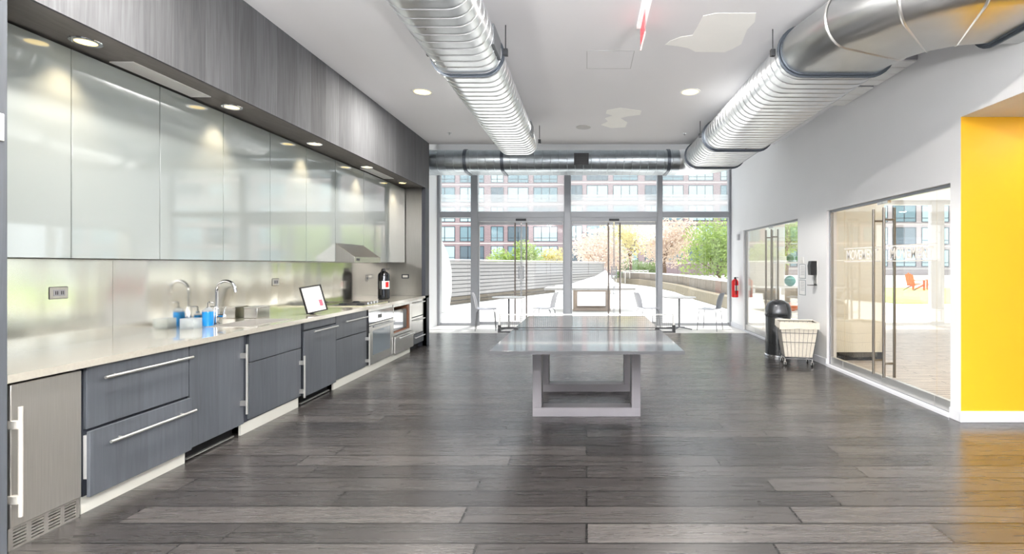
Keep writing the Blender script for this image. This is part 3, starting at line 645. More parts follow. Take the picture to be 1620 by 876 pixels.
for i, (px, py) in enumerate(((711, 210), (1083, 211))):
    x, y = cpt(px, py); tag(B((x, y, ZC)).lathe([(0,-.03),(.012,-.03),(.012,-.01),(.035,-.004),(.035,0),(0,0)], (x, y, ZC), 14).build('sprinkler_head', chrome), ('small sprinkler head in the ceiling left of the left duct', 'small sprinkler head in the ceiling just left of the right duct')[i], 'sprinkler', 'ceiling sprinkler heads')
def fill_uplighter(x, y, label):  # unseen uplighters, added to brighten the ceiling and walls
    org = (x, y, 0); t = thing('fill_floor_lamp', label, 'lamp', org, 'added uplighter floor lamps in the rear of the hall')
    B(org).lathe([(.15,0),(.15,.02),(.02,.03),(.02,1.78),(0,1.78)], org, 24).build('stand', black_m, t)
    B(org).lathe([(.0,1.77),(.08,1.78),(.2,1.86),(.27,1.96),(.262,1.965),(.19,1.875),(.07,1.79),(0,1.785)], org, 32).build('shade', black_m, t)
    lamp('bulb', 'AREA', (0, 0, 1.93), 330, (1, .98, .95), t, .44, (PI, 0, 0))
for x, xs in ((-2.0, 'kitchen side'), (.1, 'middle'), (2.2, 'glass door side')):
    for y, ys_ in ((-1.2, 'front row'), (-4.0, 'back row')): fill_uplighter(x, y, 'added black uplighter floor lamp unseen behind the camera, ' + ys_ + ', ' + xs)
# exit sign
org = (.495, 4.44, ZC)
ex = thing('exit_sign', 'edge lit exit sign with red letters hanging from the ceiling', 'sign', org)
B(org).box(.457, .533, 3.95, 4.62, ZC-.035, ZC).build('canopy', mat('sign_canopy', (245, 238, 238), .4, emit=.25), ex, bevel=.004)
B(org).box(.491, .497, 4.26, 4.62, ZC-.225, ZC-.035).build('panel', acrylic, ex, smooth=False)
B(org).box(.489, .499, 4.26, 4.62, ZC-.231, ZC-.225).build('lower_edge', mat('lit_edge', (255, 225, 220), .4, emit=.6), ex)
text('lettering', 'EXIT', .19, exit_red, (-.0055, 0, -.13), (PI/2, 0, -PI/2), ex, .0006, sx=.85)
text('lettering', 'EXIT', .19, exit_red, (.0035, 0, -.13), (PI/2, 0, PI/2), ex, .0006, sx=.85)
# slotted diffuser at the ceiling by the right wall
for (y0, y1, lb) in ((5.2, 5.93, 'white slotted ceiling diffuser beside the duct, nearer length'), (6.0, 6.68, 'white slotted ceiling diffuser beside the duct, farther length')):
    org = (3.3, (y0+y1)/2, ZC); t = thing('slot_diffuser', lb, 'vent', org, 'slotted diffusers between the right duct and wall'); g = B(org)
    B(org).box(3.20, 3.405, y0, y1, ZC-.075, ZC).build('backing', grey_print, t)
    n_s = round((y1-y0)/.2)
    for j in range(n_s):
        a = y0+j*(y1-y0)/n_s; g.box(3.205, 3.405, a+.012, a+(y1-y0)/n_s-.012, ZC-.09, ZC-.075)
    g.build('blades', white_m, t)

# ------------------------------------------------------------------ ducts
def oval(w_, h_, n=14):
    """flat oval in (u, z), width w_ along u, height h_"""
    r = h_/2; c = w_/2-r; return [(c+r*math.sin(a), -r*math.cos(a)) for a in [PI*j/n for j in range(n+1)]] + [(-c-r*math.sin(a), r*math.cos(a)) for a in [PI*j/n for j in range(n+1)]]
def ribbed(b, x0, x1, zc, h, y0, y1, pitch=.127, rib=.006, rw=.008):
    xm = (x0+x1)/2; w_ = x1-x0; rr = []
    def ring(y, g):
        rr.append([Vector((xm+u, y, zc+v)) for u, v in oval(w_+2*g, h+2*g)])
    y = y0; ring(y0, 0)
    while y+pitch < y1:
        y += pitch
        ring(y-rw, 0); ring(y-rw*.4, rib); ring(y+rw*.4, rib); ring(y+rw, 0)
    ring(y1, 0); b.rings(rr, True); return b
def clamp(org, x0, x1, zc, h, y, w_=.05, t=.02, axis='y'):
    b = B(org); xm = (x0+x1)/2
    f = (lambda u, v, yy: Vector((xm+u, yy, zc+v))) if axis == 'y' else (lambda u, v, yy: Vector((yy, xm+u, zc+v)))
    rr = []
    for g, yy in ((0, y-w_/2), (t*.6, y-w_/2), (t*.6, y-w_*.15), (t*1.4, y-w_*.15), (t*1.4, y+w_*.15), (t*.6, y+w_*.15), (t*.6, y+w_/2), (0, y+w_/2)): rr.append([f(u, v, yy) for u, v in oval(x1-x0+2*g, h+2*g)])
    b.rings(rr, False); return b
def rods(org, pts, z0):
    b = B(org)
    for x, y in pts: b.cone((x, y, z0), (x, y, ZC), .005, n=8); b.box(x-.02, x+.02, y-.02, y+.02, z0-.03, z0+.03)
    return b
DZ = EYE+1.92; DH = .36
org = (-1.09, 8.0, DZ)
ld = thing('spiral_duct', 'bright ribbed metal duct running along the ceiling in the middle of the hall', 'duct', org)
ribbed(B(org), -1.405, -.775, DZ, DH, YB+.3, 8.0).build('duct_body', galv, ld)
clamp(org, -1.405, -.775, DZ, DH, 4.62).build('flange', clamp_m, ld); clamp(org, -1.405, -.775, DZ, DH, 1.4).build('flange', clamp_m, ld)
for p_ in ((-1.44, 4.62), (-.74, 4.62), (-1.44, 7.95), (-.74, 7.95)): rods(org, (p_,), DZ+.02).build('hanger', rod_m, ld)
for yy in (4.2, 7.0):
    g = B(org); xx = -.775
    g.box(xx-.04, xx+.006, yy, yy+.34, DZ-.085, DZ+.085); g.build('side_grille', mat('duct_grille', (120, 124, 128), .5, .5), ld)
RZ = EYE+1.95; RH = .42; RX0, RX1 = 1.77, 2.79
org = (2.31, 6.5, RZ)
rd = thing('spiral_duct', 'wide ribbed metal duct running beside the right wall and turning into it', 'duct', org)
ribbed(B(org), RX0, RX1, RZ, RH, 4.62, 9.22).build('duct_body', galv, rd)
for yy in (4.62, 7.65, 9.0): clamp(org, RX0, RX1, RZ, RH, yy, .06, .022).build('flange', clamp_m, rd)
for p_ in ((1.73, 4.7), (1.73, 7.7)): rods(org, (p_,), RZ+.02).build('hanger', rod_m, rd)
# plain elbow turning right into the wall
ec = Vector((3.14, 4.5)); rm = ec.x-(RX0+RX1)/2
def ering(b, t, g=0, y_shift=0):
    a = t*PI/2; d = Vector((-math.cos(a), -math.sin(a))); c = ec+d*rm
    return [Vector((c.x+d.x*(-u), c.y+d.y*(-u), RZ+v)) for u, v in oval(RX1-RX0+2*g, RH+2*g)]
e = B(org); rr = [[Vector((p.x, 4.62, p.z)) for p in ering(e, 0)], ering(e, 0)]
N = 4
for j in range(1, N+1): rr.append(ering(e, j/N if j < N else 1))
rr.append([Vector((3.45, p.y, p.z)) for p in ering(e, 1)]); e.rings(rr); e.build('elbow', galv_plain, rd)
se = B(org)
for j in range(1, N):
    a = j/N; r1 = ering(None, a-.006, .001); r2 = ering(None, a, .009); r3 = ering(None, a+.006, .001); se.rings([r1, r2, r3], False)
se.build('elbow_seams', nickel, rd)
clamp(org, ec.y-rm-(RX1-RX0)/2, ec.y-rm+(RX1-RX0)/2, RZ, RH, 3.18, .05, .025, 'x').build('flange', clamp_m, rd)
# cross duct along the glass front with a rounded turn into the right one
CY0, CY1 = 9.27, 10.05
org = (-1, 9.65, RZ); CH = .40; CZ = EYE+1.95
xd = thing('cross_duct', 'grey metal duct crossing the room in front of the glass wall', 'duct', org)
def cring(x, g=0, y0=CY0, y1=CY1, h=CH, zc=CZ): return [Vector((x, (y0+y1)/2+u, zc+v)) for u, v in oval(y1-y0+2*g, h+2*g)]
c = B(org); rr = []
x = XL+.01
rr.append(cring(x))
while x+.15 < 1.72:
    x += .15
    for dx, g in ((-.007, 0), (-.003, .004), (.003, .004), (.007, 0)): rr.append(cring(x+dx, g))
rr.append(cring(1.77)); c.rings(rr); c.build('duct_body', noise_tint(mat('grey_galvanised_duct', (168, 176, 182), .32, 1.), (1,1,1), 8, .1), xd)  # darker grey than the other ducts
# quarter turn joining (x axis) to the right duct (y axis)
tq = B(org); rr = []
for j in range(9):
    a = j/8*PI/2; ctr = Vector((1.72, 9.15)); 
    # inner radius r0 grows from cross to right duct
    d = Vector((math.sin(a), math.cos(a))); wi = (CY1-CY0)*(1-j/8)+(RX1-RX0)*(j/8); rin = (CY0-9.15)*(1-j/8)+(RX0-1.72)*(j/8); hh_ = CH*(1-j/8)+RH*(j/8)
    m_ = rin+wi/2; rr.append([Vector((ctr.x+d.x*(m_+u), ctr.y+d.y*(m_+u), CZ+v)) for u, v in oval(wi, hh_)])
tq.rings(rr); tq.build('corner_turn', galv, xd)
for xx in (-2.25, -1.56, 1.52):
    b = B(org); rr = []
    for g, dx in ((0,-.03),(.014,-.03),(.014,.03),(0,.03)): rr.append(cring(xx+dx, g))
    b.rings(rr, False); b.build('flange', clamp_m, xd)
g = B(org)
for j in range(7): g.box(-.22, .03, CY0-.012, CY0+.01, CZ-.1+j*.03, CZ-.088+j*.03)
for j in range(8): g.box(-.22+j*.034, -.212+j*.034, CY0-.012, CY0+.01, CZ-.1, CZ+.09)
g.build('grille', black_m, xd); B(org).box(-.23, .04, CY0-.006, CY0+.03, CZ-.11, CZ+.10).build('grille_backing', rod_m, xd)

# ------------------------------------------------------------------ table tennis table
org = (0, 5.31, 0)
tt = thing('ping_pong_table', 'grey ping pong table on two square metal frames in the middle of the floor', 'table', org)
B(org).box(-.7625, .7625, 3.94, 6.68, .735, .76).build('table_top', table_top_m, tt, bevel=.002)
eb = B(org)
for a in ((-.766,.766,3.936,3.94),(-.766,.766,6.68,6.684),(-.766,-.7625,3.94,6.68),(.7625,.766,3.94,6.68)): eb.box(*a, .733, .7585)
eb.build('edge_band', edge_m, tt)
for y0 in (4.77, 5.70):
    y1 = y0+.16
    for s in (-1, 1): B(org).box(*sorted((s*.51, s*.425)), y0, y1, .085, .735).build('leg', table_leg_m, tt, bevel=.003)
    B(org).box(-.51, .51, y0, y1, 0, .085).build('foot_bar', table_leg_m, tt, bevel=.003)
    B(org).box(-.425, .425, y0+.03, y1-.03, .655, .735).build('top_bar', table_leg_m, tt, bevel=.003)
for s in (-1, 1):
    b = B(org); b.cone((s*.42, 4.70, .72), (s*.42, 4.70, .735), .03); b.build('levelling_pad', black_m, tt)
org = (0, 5.31, .76)
net = thing('table_tennis_net', 'low metal framed net clamped across the ping pong table', 'net', org)
nb = B(org)
xx = -.905
while xx < .906: nb.box(xx-.0014, xx+.0014, 5.3092, 5.3108, .775, .908); xx += .021
zz = .775
while zz < .909: nb.box(-.905, .905, 5.3092, 5.3108, zz-.0014, zz+.0014); zz += .019
nb.build('mesh', mat('net_cord', (112, 112, 108), .6), net)
B(org).box(-.915, .915, 5.304, 5.316, .904, .916).build('top_rail', nickel, net)
B(org).box(-.915, .915, 5.307, 5.313, .768, .776).build('lower_cord', black_m, net)
for s in (-1, 1):
    B(org).box(*sorted((s*.905, s*.925)), 5.30, 5.32, .735, .918).build('post', nickel, net)
    B(org).box(*sorted((s*.72, s*.925)), 5.295, 5.325, .7612, .772).box(*sorted((s*.765, s*.93)), 5.295, 5.325, .72, .734).box(*sorted((s*.90, s*.93)), 5.29, 5.33, .72, .80).build('clamp', black_m, net)

# ------------------------------------------------------------------ things by the right wall
cx, cy = 3.02, 7.98; org = (cx, cy, 0)
tc_ = thing('trash_can', 'black domed trash can with a push flap beside the laundry cart', 'bin', org)
B(org).lathe([(.185,.03),(.19,.035),(.19,.62),(.185,.63),(0,.63)], org, 36).build('drum', blackmetal, tc_)
B(org).lathe([(.198,0),(.205,.005),(.205,.028),(.19,.036),(0,.036)], org, 36).build('base_ring', chrome, tc_)
B(org).lathe([(.196,.62),(.2,.63),(.2,.70),(.192,.76),(.165,.82),(.12,.86),(.06,.882),(0,.888)], org, 36).build('dome', mat('dome_black', (52, 54, 57), .22, .3, coat=.5), tc_)
fl = B(org); rr = []
for j in range(7):
    zz = .66+j*.027; a0 = -2.35; rad = .2035 if zz < .72 else .2035-(zz-.72)*.35
    rr.append([Vector((cx+q*math.cos(a0+k*1.15/8), cy+q*math.sin(a0+k*1.15/8), zz)) for q in (rad,) for k in range(9)])
vs = [[fl.v(p) for p in r] for r in rr]
for a, b_ in zip(vs, vs[1:]):
    for k_ in range(8): fl.face([a[k_], a[k_+1], b_[k_+1], b_[k_]])
flo = fl.build('flap', mat('flap_grey', (92, 94, 98), .3, .6), tc_); md = flo.modifiers.new('thickness', 'SOLIDIFY'); md.thickness = .006; md.offset = 0
# laundry cart
org = (3.03, 7.30, 0); lc = thing('laundry_cart', 'cream canvas laundry cart on a wire frame with four castors', 'cart', org, rz=math.radians(-12))
def rect_ring(w_, d_, z, n=6, wob=0.):
    pts = []
    for (ax, ay), (bx_, by_) in (((-1,-1),(1,-1)),((1,-1),(1,1)),((1,1),(-1,1)),((-1,1),(-1,-1))):
        for j in range(n):
            f = j/n; pts.append(Vector(((ax+(bx_-ax)*f)*w_/2, (ay+(by_-ay)*f)*d_/2, z+(rnd.uniform(-wob, wob) if wob else 0))))
    return pts
cbg = B(); rr = [rect_ring(.34, .28, .125), rect_ring(.36, .30, .13), rect_ring(.42, .35, .32), rect_ring(.49, .40, .56), rect_ring(.49, .40, .575), rect_ring(.46, .37, .575), rect_ring(.38, .31, .32), rect_ring(.32, .26, .15)]
cbg.rings(rr); cbg.build('canvas_bag', canvas_m, lc)
cf = B(); a1 = rect_ring(.525, .43, .625, 6, .006); a2 = rect_ring(.53, .435, .53, 6, .01); cf.rings([rect_ring(.50, .41, .615), a1, a2, rect_ring(.505, .415, .535)], False); cf.build('canvas_cuff', canvas_m, lc)
wr = B()
for w_, d_, z in ((.375,.315,.125), (.44,.365,.34), (.47,.392,.47), (.515,.42,.60)): wr.tube(rect_ring(w_, d_, z, 1), .004, 6, closed=True)
for j in range(9):
    f = -1+2*j/8
    for s in (-1, 1):
        wr.cone((f*.375/2, s*.315/2, .125), (f*.515/2, s*.42/2, .60), .0022, n=5); wr.cone((s*.375/2, f*.315/2, .125), (s*.515/2, f*.42/2, .60), .0022, n=5)
wr.tube(rect_ring(.36, .30, .10, 1), .007, 6, closed=True)
wr.build('wire_frame', mat('wire_grey', (120, 120, 122), .4, .6), lc)
for sx in (-1, 1):
    for sy in (-1, 1):
        cs = B(); x, y = sx*.18, sy*.15; cs.cone((x, y, .055), (x, y, .10), .008); cs.box(x-.014, x-.010, y-.015, y+.025, .02, .06); cs.box(x+.010, x+.014, y-.015, y+.025, .02, .06)
        co = cs.build('castor', nickel, lc); B().cone((x-.009, y+.01, .026), (x+.009, y+.01, .026), .026, n=18).build('wheel', rubber, co)
# dispenser
org = (XR, 7.53, 1.2)
sdp = thing('sanitizer_dispenser', 'black hand sanitizer dispenser with drip tray on the white wall above the cart', 'dispenser', org)
B(org).box(XR-.006, XR, 7.46, 7.60, 1.15, 1.50).build('back_plate', white_m, sdp, bevel=.003)
B(org).prism([(XR-.006, 7.475, 1.28), (XR-.09, 7.475, 1.28), (XR-.10, 7.475, 1.42), (XR-.085, 7.475, 1.49), (XR-.006, 7.475, 1.49)], (0, .11, 0)).build('housing', black_m, sdp, bevel=.006)
b = B(org); b.box(XR-.012, XR, 7.50, 7.515, 1.13, 1.28); b.box(XR-.012, XR, 7.55, 7.565, 1.13, 1.28); b.box(XR-.105, XR, 7.48, 7.58, 1.125, 1.135); b.build('drip_tray', black_m, sdp)
for i, (z0, z1) in enumerate(((1.215, 1.44), (.955, 1.195))):
    org = (XR, 7.98, z0); t = thing('wall_notice', ('white notice sheet in a clear holder, upper of two beside the studio door', 'white notice sheet in a clear holder, lower of two beside the studio door')[i], 'sign', org, 'notices beside the studio door')
    B(org).box(XR-.006, XR-.001, 7.86, 8.10, z0, z1).build('holder', clear_plastic, t); B(org).box(XR-.008, XR-.006, 7.88, 8.08, z0+.01, z1-.01).build('sheet', paper_m, t)
    g = B(org)
    for j in range(6): g.box(XR-.0086, XR-.008, 7.90, 8.03+.005*(j%3), z1-.04-j*.025, z1-.034-j*.025)
    g.build('printed_lines', grey_print, t)
tag(B((XR, 8.0, 1.48)).box(XR-.012, XR, 7.93, 8.06, 1.455, 1.555).box(XR-.016, XR-.012, 7.96, 8.03, 1.50, 1.515).build('card_reader', white_m, bevel=.003), 'small white card reader plate above the two notices', 'card reader')
# red extinguisher
extinguisher('fire_extinguisher', 'red fire extinguisher hanging on the white wall by the far glass front', (XR-.10, 11.28, EYE-.72), .075, .46, red_m, hose_side=1)
tag(B((XR, 11.3, 2.0)).box(XR-.05, XR, 11.25, 11.36, 1.98, 2.12).build('alarm_strobe', mat('alarm_white', (205, 206, 210), .4), bevel=.01), 'small pale alarm strobe high on the wall above the red extinguisher', 'alarm')
# studio rack
org = (4.15, 10.45, 0)
rk = thing('storage_rack', 'white open rack of three shelves behind the far glass doors', 'rack', org)
for x in (3.86, 4.44):
    for y in (10.3, 10.58): B(org).cone((x, y, 0.0006), (x, y, 1.75), .012, n=8).build('post', white_m, rk)
for z in (.45, .96, 1.46): B(org).box(3.85, 4.45, 10.29, 10.59, z, z+.03).build('shelf', white_m, rk)
teal = mat('teal_vinyl', (90, 165, 158), .5); orange = mat('orange_vinyl', (235, 130, 80), .5); dteal = mat('dark_teal_vinyl', (40, 90, 95), .5)
for i, (x, z, r, m, lb) in enumerate(((4.20, 1.49, .08, dteal, 'dark teal exercise ball on the top shelf of the rack'), (4.39, 1.49, .075, teal, 'small teal exercise ball at the right end of the top shelf'), (4.2, .99, .11, teal, 'teal exercise ball on the middle shelf of the rack'), (4.26, .48, .10, orange, 'orange exercise ball on the lowest shelf of the rack'))):
    tag(B((x, 10.44, z)).ball((x, 10.44, z+r), r).build('exercise_ball', m), lb, 'ball', 'exercise balls on the studio rack')
tag(B((3.99, 10.42, 1.49)).box(3.88, 4.10, 10.36, 10.5, 1.4905, 1.61).build('storage_box', white_m, bevel=.006), 'white box on the left of the rack top shelf', 'box')

# ------------------------------------------------------------------ bistro tables and chairs by the glass
cg = mat('chair_shell', (176, 178, 188), .35); cgd = mat('chair_shell_dark', (128, 136, 146), .4)
cafe_leg = mat('grey_tube', (110, 112, 116), .4, .5); cafe_top = mat('pale_laminate', (190, 190, 190), .4)
def cafe_table(loc, label):
    t = thing('bistro_table', label, 'table', loc, 'round white bistro tables by the glass front')
    B().lathe([(0,.700),(.36,.700),(.37,.706),(.37,.718),(.36,.722),(0,.722)], (0,0,0), 40).build('table_top', cafe_top, t)
    B().lathe([(.022,.03),(.022,.685),(.06,.69),(.06,.70),(0,.70)], (0,0,0), 16).build('pole', cafe_leg, t)
    for k_ in range(4):
        a = PI/4+k_*PI/2+.2; B().cone((0,0,.045), (.30*math.cos(a), .30*math.sin(a), .014), .016, .012, n=10).build('foot', cafe_leg, t)
    return t
def cafe_chair(loc, rz, label, mb, group='pale chairs at the bistro tables'):
    t = thing('cafe_chair', label, 'chair', loc, group, rz)
    # faces +x; seat
    s_ = B(); rr = []
    for j, (x, z) in enumerate(((-.21,.47),(-.12,.445),(0,.438),(.12,.445),(.2,.45),(.225,.44))):
        wd = .21 if 0 < j < 5 else .18
        rr.append([Vector((x, wd*f, z+.012*abs(f)**2+t_)) for t_, fs in ((0, (-1,-.5,0,.5,1)), (.014, (1,.5,0,-.5,-1))) for f in fs])
    s_.rings(rr); s_.build('seat', cg, t)
    b_ = B(); rr = []
    for j, (x, z) in enumerate(((-.205,.475),(-.225,.56),(-.245,.66),(-.275,.76),(-.30,.82))):
        wd = (.17,.19,.2,.19,.16)[j]
        rr.append([Vector((x+t_-.03*f*f*-1, wd*f, z)) for t_, fs in ((0, (-1,-.5,0,.5,1)), (-.014, (1,.5,0,-.5,-1))) for f in fs])
    b_.rings(rr); b_.build('backrest', mb, t)
    for sx, sy in ((1,1),(1,-1),(-1,1),(-1,-1)):
        B().tube([(sx*.15, sy*.15, .44), (sx*.19, sy*.19, .40), (sx*.22, sy*.215, .0)], .009, 8).build('leg', cafe_leg, t)
    return t
cafe_table((-1.73, 11.25, 0), 'round white bistro table left of centre by the glass, behind the net'); cafe_table((2.07, 11.3, 0), 'round white bistro table at the right by the glass')
cafe_chair((-2.22, 11.15, 0), .15, 'pale chair at the far left by the glass, facing the left table', cg)
cafe_chair((-.95, 11.4, 0), PI-.2, 'pale chair on the right of the left bistro table', cg)
cafe_chair((1.38, 11.45, 0), .25, 'pale chair on the left of the right bistro table', cg)
cafe_chair((2.72, 11.15, 0), PI-.55, 'chair with a slate grey backrest at the right of the right bistro table', cgd)

# ------------------------------------------------------------------ outside
terr = mat('pale_concrete', (232, 230, 224), .8); noise_tint(terr, nscale=1.2, amount=.03)
struct('terrace', terr, (-60, 90, YG+.08, 110, -.2, -.012), (-60, XL-.15, YB-.15, YG+.08, -.2, -.012), (13.65, 90, YB-.15, YG+.08, -.2, -.012))
struct('rear_yard', mat('unseen_dark_ground', (96, 98, 100), .9), (-60, 90, -60, YB-.151, -.2, -.012))  # unseen ground, made dark to tone down what the steel reflects
struct('lawn', noise_tint(mat('lawn_grass', (168, 196, 96), .9), nscale=8, amount=.2), (11.5, 34, 18.7, 31.5, -.012, .02))
# slatted wall running away to the right
def along(p, q, f): return (p[0]+(q[0]-p[0])*f, p[1]+(q[1]-p[1])*f)
slat_m = mat('pale_grey_slats', (150, 148, 148), .7); slat_b = mat('brown_slats', (104, 96, 84), .7)
A, C_ = (-6.4, 14.2), (1.16, 34.3); dvec = Vector((C_[0]-A[0], C_[1]-A[1], 0)).normalized(); nv = Vector((dvec.y, -dvec.x, 0))
org = (A[0], A[1], 0)
sw_ = thing('slatted_wall', 'long pale slatted timber wall crossing the terrace behind the entrance doors', 'fence', org)
def wall_slab(b, p, q, z0, z1, t): 
    p = Vector((p[0], p[1], z0)); q = Vector((q[0], q[1], z0)); b.prism([p, q, q+Vector((0,0,z1-z0)), p+Vector((0,0,z1-z0))], nv*t); return b
wall_slab(B(org), A, C_, 0, 1.55, -.05).build('backing', carc_m, sw_)
sl = B(org)
for j in range(9): wall_slab(sl, A, C_, .30+j*.145, .30+j*.145+.115, .05)
sl.build('slats', slat_m, sw_)
sl = B(org); wall_slab(sl, A, C_, .0, .12, .05); wall_slab(sl, A, C_, .15, .27, .05); sl.build('lower_slats', slat_b, sw_)
wall_slab(B(org), A, C_, 1.60, 1.64, .12).build('cap', white_m, sw_)
# folded white bench at the wall's end
tag(B((0, 26, 0)).rings([[(-1.6,25.6,0),(-.9,26.6,0),(-.9,26.6,.42),(-1.6,25.6,.40)],[(.2,25.6,0),(.5,26.8,0),(.5,26.8,.85),(.2,25.6,.52)],[(.95,25.4,0),(1.25,26.6,0),(1.0,26.8,1.15),(.85,25.4,.62)],[(1.5,25.2,0),(1.7,26.2,0),(1.6,26.2,.42),(1.5,25.2,.40)]]).build('folded_bench', white_m, smooth=False), 'folded white sculptural bench at the end of the slatted wall', 'bench')
# low curving wall at the right
poly = [(6.3, 13.0), (5.05, 16.5), (4.95, 21), (5.15, 27), (4.7, 34), (2.6, 43)]
org = (poly[0][0], poly[0][1], 0)
lw = thing('low_planter_wall', 'low curving pale panelled planter wall along the right of the terrace', 'planter', org)
lwm = noise_tint(mat('pale_panelled_timber', (138, 130, 120), .8), (1, 1, 6), 3, .12)
for p, q in zip(poly, poly[1:]):
    P, Q = Vector((*p, 0)), Vector((*q, 0)); dd = (Q-P); L = dd.length; dd.normalize(); nn = Vector((dd.y, -dd.x, 0)); pb = B(org); npan = max(2, round(L/1.1))
    for j in range(npan):
        a, c = P+dd*(L*j/npan+.02), P+dd*(L*(j+1)/npan-.02); pb.prism([a, c, c+Vector((0,0,.82)), a+Vector((0,0,.82))], nn*.06)
    pb.build('panels', lwm, lw); B(org).prism([P, Q, Q+nn*.4, P+nn*.4], (0,0,.80)).build('core', carc_m, lw) if False else None
    cp = B(org); cp.prism([P-nn*.05+Vector((0,0,.83)), Q-nn*.05+Vector((0,0,.83)), Q+nn*.45+Vector((0,0,.83)), P+nn*.45+Vector((0,0,.83))], (0,0,.06)); cp.build('cap', white_m, lw)
    st = B(org); st.prism([P-nn*.45, Q-nn*.45, Q-nn*.05, P-nn*.05], (0,0,.38)); st.build('seat_step', noise_tint(mat('warm_timber_seat', (126, 118, 100), .8), nscale=5, amount=.1), lw)
# white pod at the left
org = (-5.4, 15.6, 0)
pd = thing('garden_pod', 'rounded white fibreglass pod standing outside at the far left', 'shelter', org)
B(org).lathe([(1.12,0),(1.2,.6),(1.19,1.3),(1.08,1.8),(.85,2.3),(.5,2.65),(.15,2.76),(0,2.77)], org, 40).build('shell', mat('pod_white', (226, 232, 228), .5), pd)
B(org).tube([(-5.4+1.24*math.cos(a)*.98, 15.6-.45, max(.0,2.86*math.sin(a))) for a in [PI*j/24 for j in range(25)]], .05, 8).build('rim', white_m, pd)
# outdoor ping pong table with a square frame
org = (.5, 16.0, 0); ot = thing('outdoor_table', 'pale outdoor table on square timber frames standing behind the entrance doors', 'table', org)
B(org).box(-1.3, 1.5, 15.4, 16.9, .66, .72).build('table_top', mat('shaded_white_top', (140, 138, 136), .7), ot)  # white top; shading of its edge and underside put into the grey
fm = mat('sand_painted_frame', (150, 136, 124), .7)
for yy in (15.7, 16.5):
    b = B(org)
    for a in ((-.42,-.30,0,.68),(.62,.74,0,.68),(-.30,.62,0,.09),(-.30,.62,.60,.68)): b.box(a[0], a[1], yy, yy+.15, a[2], a[3])
    b.build('frame', fm, ot)
def adirondack(loc, rz, label):
    t = thing('adirondack_chair', label, 'chair', loc, 'orange lounge chairs on the lawn', rz); m = MATS.get('orange_paint') or mat('orange_paint', (240, 112, 62), .5)
    b = B()
    for j in range(5): b.prism([(-.3, -.24+j*.1, .28), (.28, -.24+j*.1, .36), (.28, -.16+j*.1, .36), (-.3, -.16+j*.1, .28)], (0, 0, .02))
    b.build('seat', m, t); b = B()
    for j in range(5): h_ = .62+.1*(1-abs(j-2)/2); b.prism([(-.26, -.24+j*.1, .26), (-.26, -.16+j*.1, .26), (-.26-.3*h_, -.16+j*.1, .26+h_), (-.26-.3*h_, -.24+j*.1, .26+h_)], (.02, 0, 0))
    b.build('backrest', m, t)
    for s in (-1, 1):
        B().box(-.40, .36, s*.33-.06, s*.33+.06, .55, .57).build('arm', m, t); B().box(.26, .31, s*.33-.05, s*.33+.05, 0, .55).build('leg', m, t); B().prism([(-.55, s*.29, 0), (-.42, s*.29, 0), (.28, s*.29, .36), (.28, s*.29, .26)], (0, s*.03, 0)).build('leg', m, t)
    return t
ad = adirondack((18.3, 28.2, .02), .3, 'orange lounge chair on the lawn, left one with its back turned to the building')
dup(ad, (19.6, 28.6, .02), 2.6, 'orange lounge chair on the lawn, right one facing the other')
struct('trim_8', white_m, (9, 40, 33.0, 33.3, 0, .75))

# trees and shrubs
def leaves(b, blobs, n, size, seed):
    r = random.Random(seed)
    tot = sum(bl[3]*bl[4]*bl[5] for bl in blobs)
    for cx_, cy_, cz_, rx, ry, rz in blobs:
        for _ in range(int(n*rx*ry*rz/tot)):
            d = Vector((r.gauss(0,1), r.gauss(0,1), r.gauss(0,1))).normalized()*(r.random()**.45)
            p = Vector((cx_+d.x*rx, cy_+d.y*ry, cz_+d.z*rz)); s_ = size*r.uniform(.6, 1.3)
            u = Vector((r.gauss(0,1), r.gauss(0,1), r.gauss(0,1))).normalized(); q = u.orthogonal().normalized()
            mid = p+u.cross(q)*s_*.12
            b.face([b.v(p-u*s_), b.v(mid+q*s_*.45), b.v(p+u*s_), b.v(mid-q*s_*.45)])
def tree(name, label, x, y, h, rad, m, trunk_m, n=3500, size=.12, seed=1, trunk=True, group=None, zlow=.35):
    org = (x, y, 0); t = thing(name, label, 'tree' if trunk else 'shrub', org, group); r = random.Random(seed)
    blobs = []
    for j in range(7 if trunk else 5):
        a = r.uniform(0, 2*PI); rr_ = r.uniform(.2, .62)*rad; blobs.append((rr_*math.cos(a), rr_*math.sin(a), h*(zlow+.12+r.uniform(0, .5)*(1-zlow)), rad*r.uniform(.4, .62), rad*r.uniform(.4, .62), h*(1-zlow)*r.uniform(.22, .34)))
    blobs.append((0, 0, h*(1+zlow)/2, rad*.7, rad*.7, h*(1-zlow)*.42))
    b = B(); leaves(b, blobs, n, size, seed); b.build('foliage', m, t, smooth=False)
    tb = B(); k_ = h*(zlow+.15) if trunk else h*.5
    tb.tube([(0,0,0), (.04*rad, .02, k_*.5), (0, .05, k_)], [.05*rad, .045*rad, .035*rad], 8)
    for bl in blobs[:-1]:
        tb.tube([(0, .03, k_*.8), ((bl[0])*.5, bl[1]*.5, (k_+bl[2])/2), (bl[0], bl[1], bl[2])], [.028*rad, .02*rad, .008*rad], 6)
    tb.build('trunk' if trunk else 'stems', trunk_m, t)
    return t
bark = mat('bark', (110, 88, 72), .9)
pinkl = mat('blossom_leaves', (212, 194, 178), .7); greenl = mat('lime_leaves', (150, 172, 92), .7); green2 = mat('mid_green_leaves', (122, 150, 84), .7); yel = mat('yellow_green_leaves', (206, 196, 132), .7)
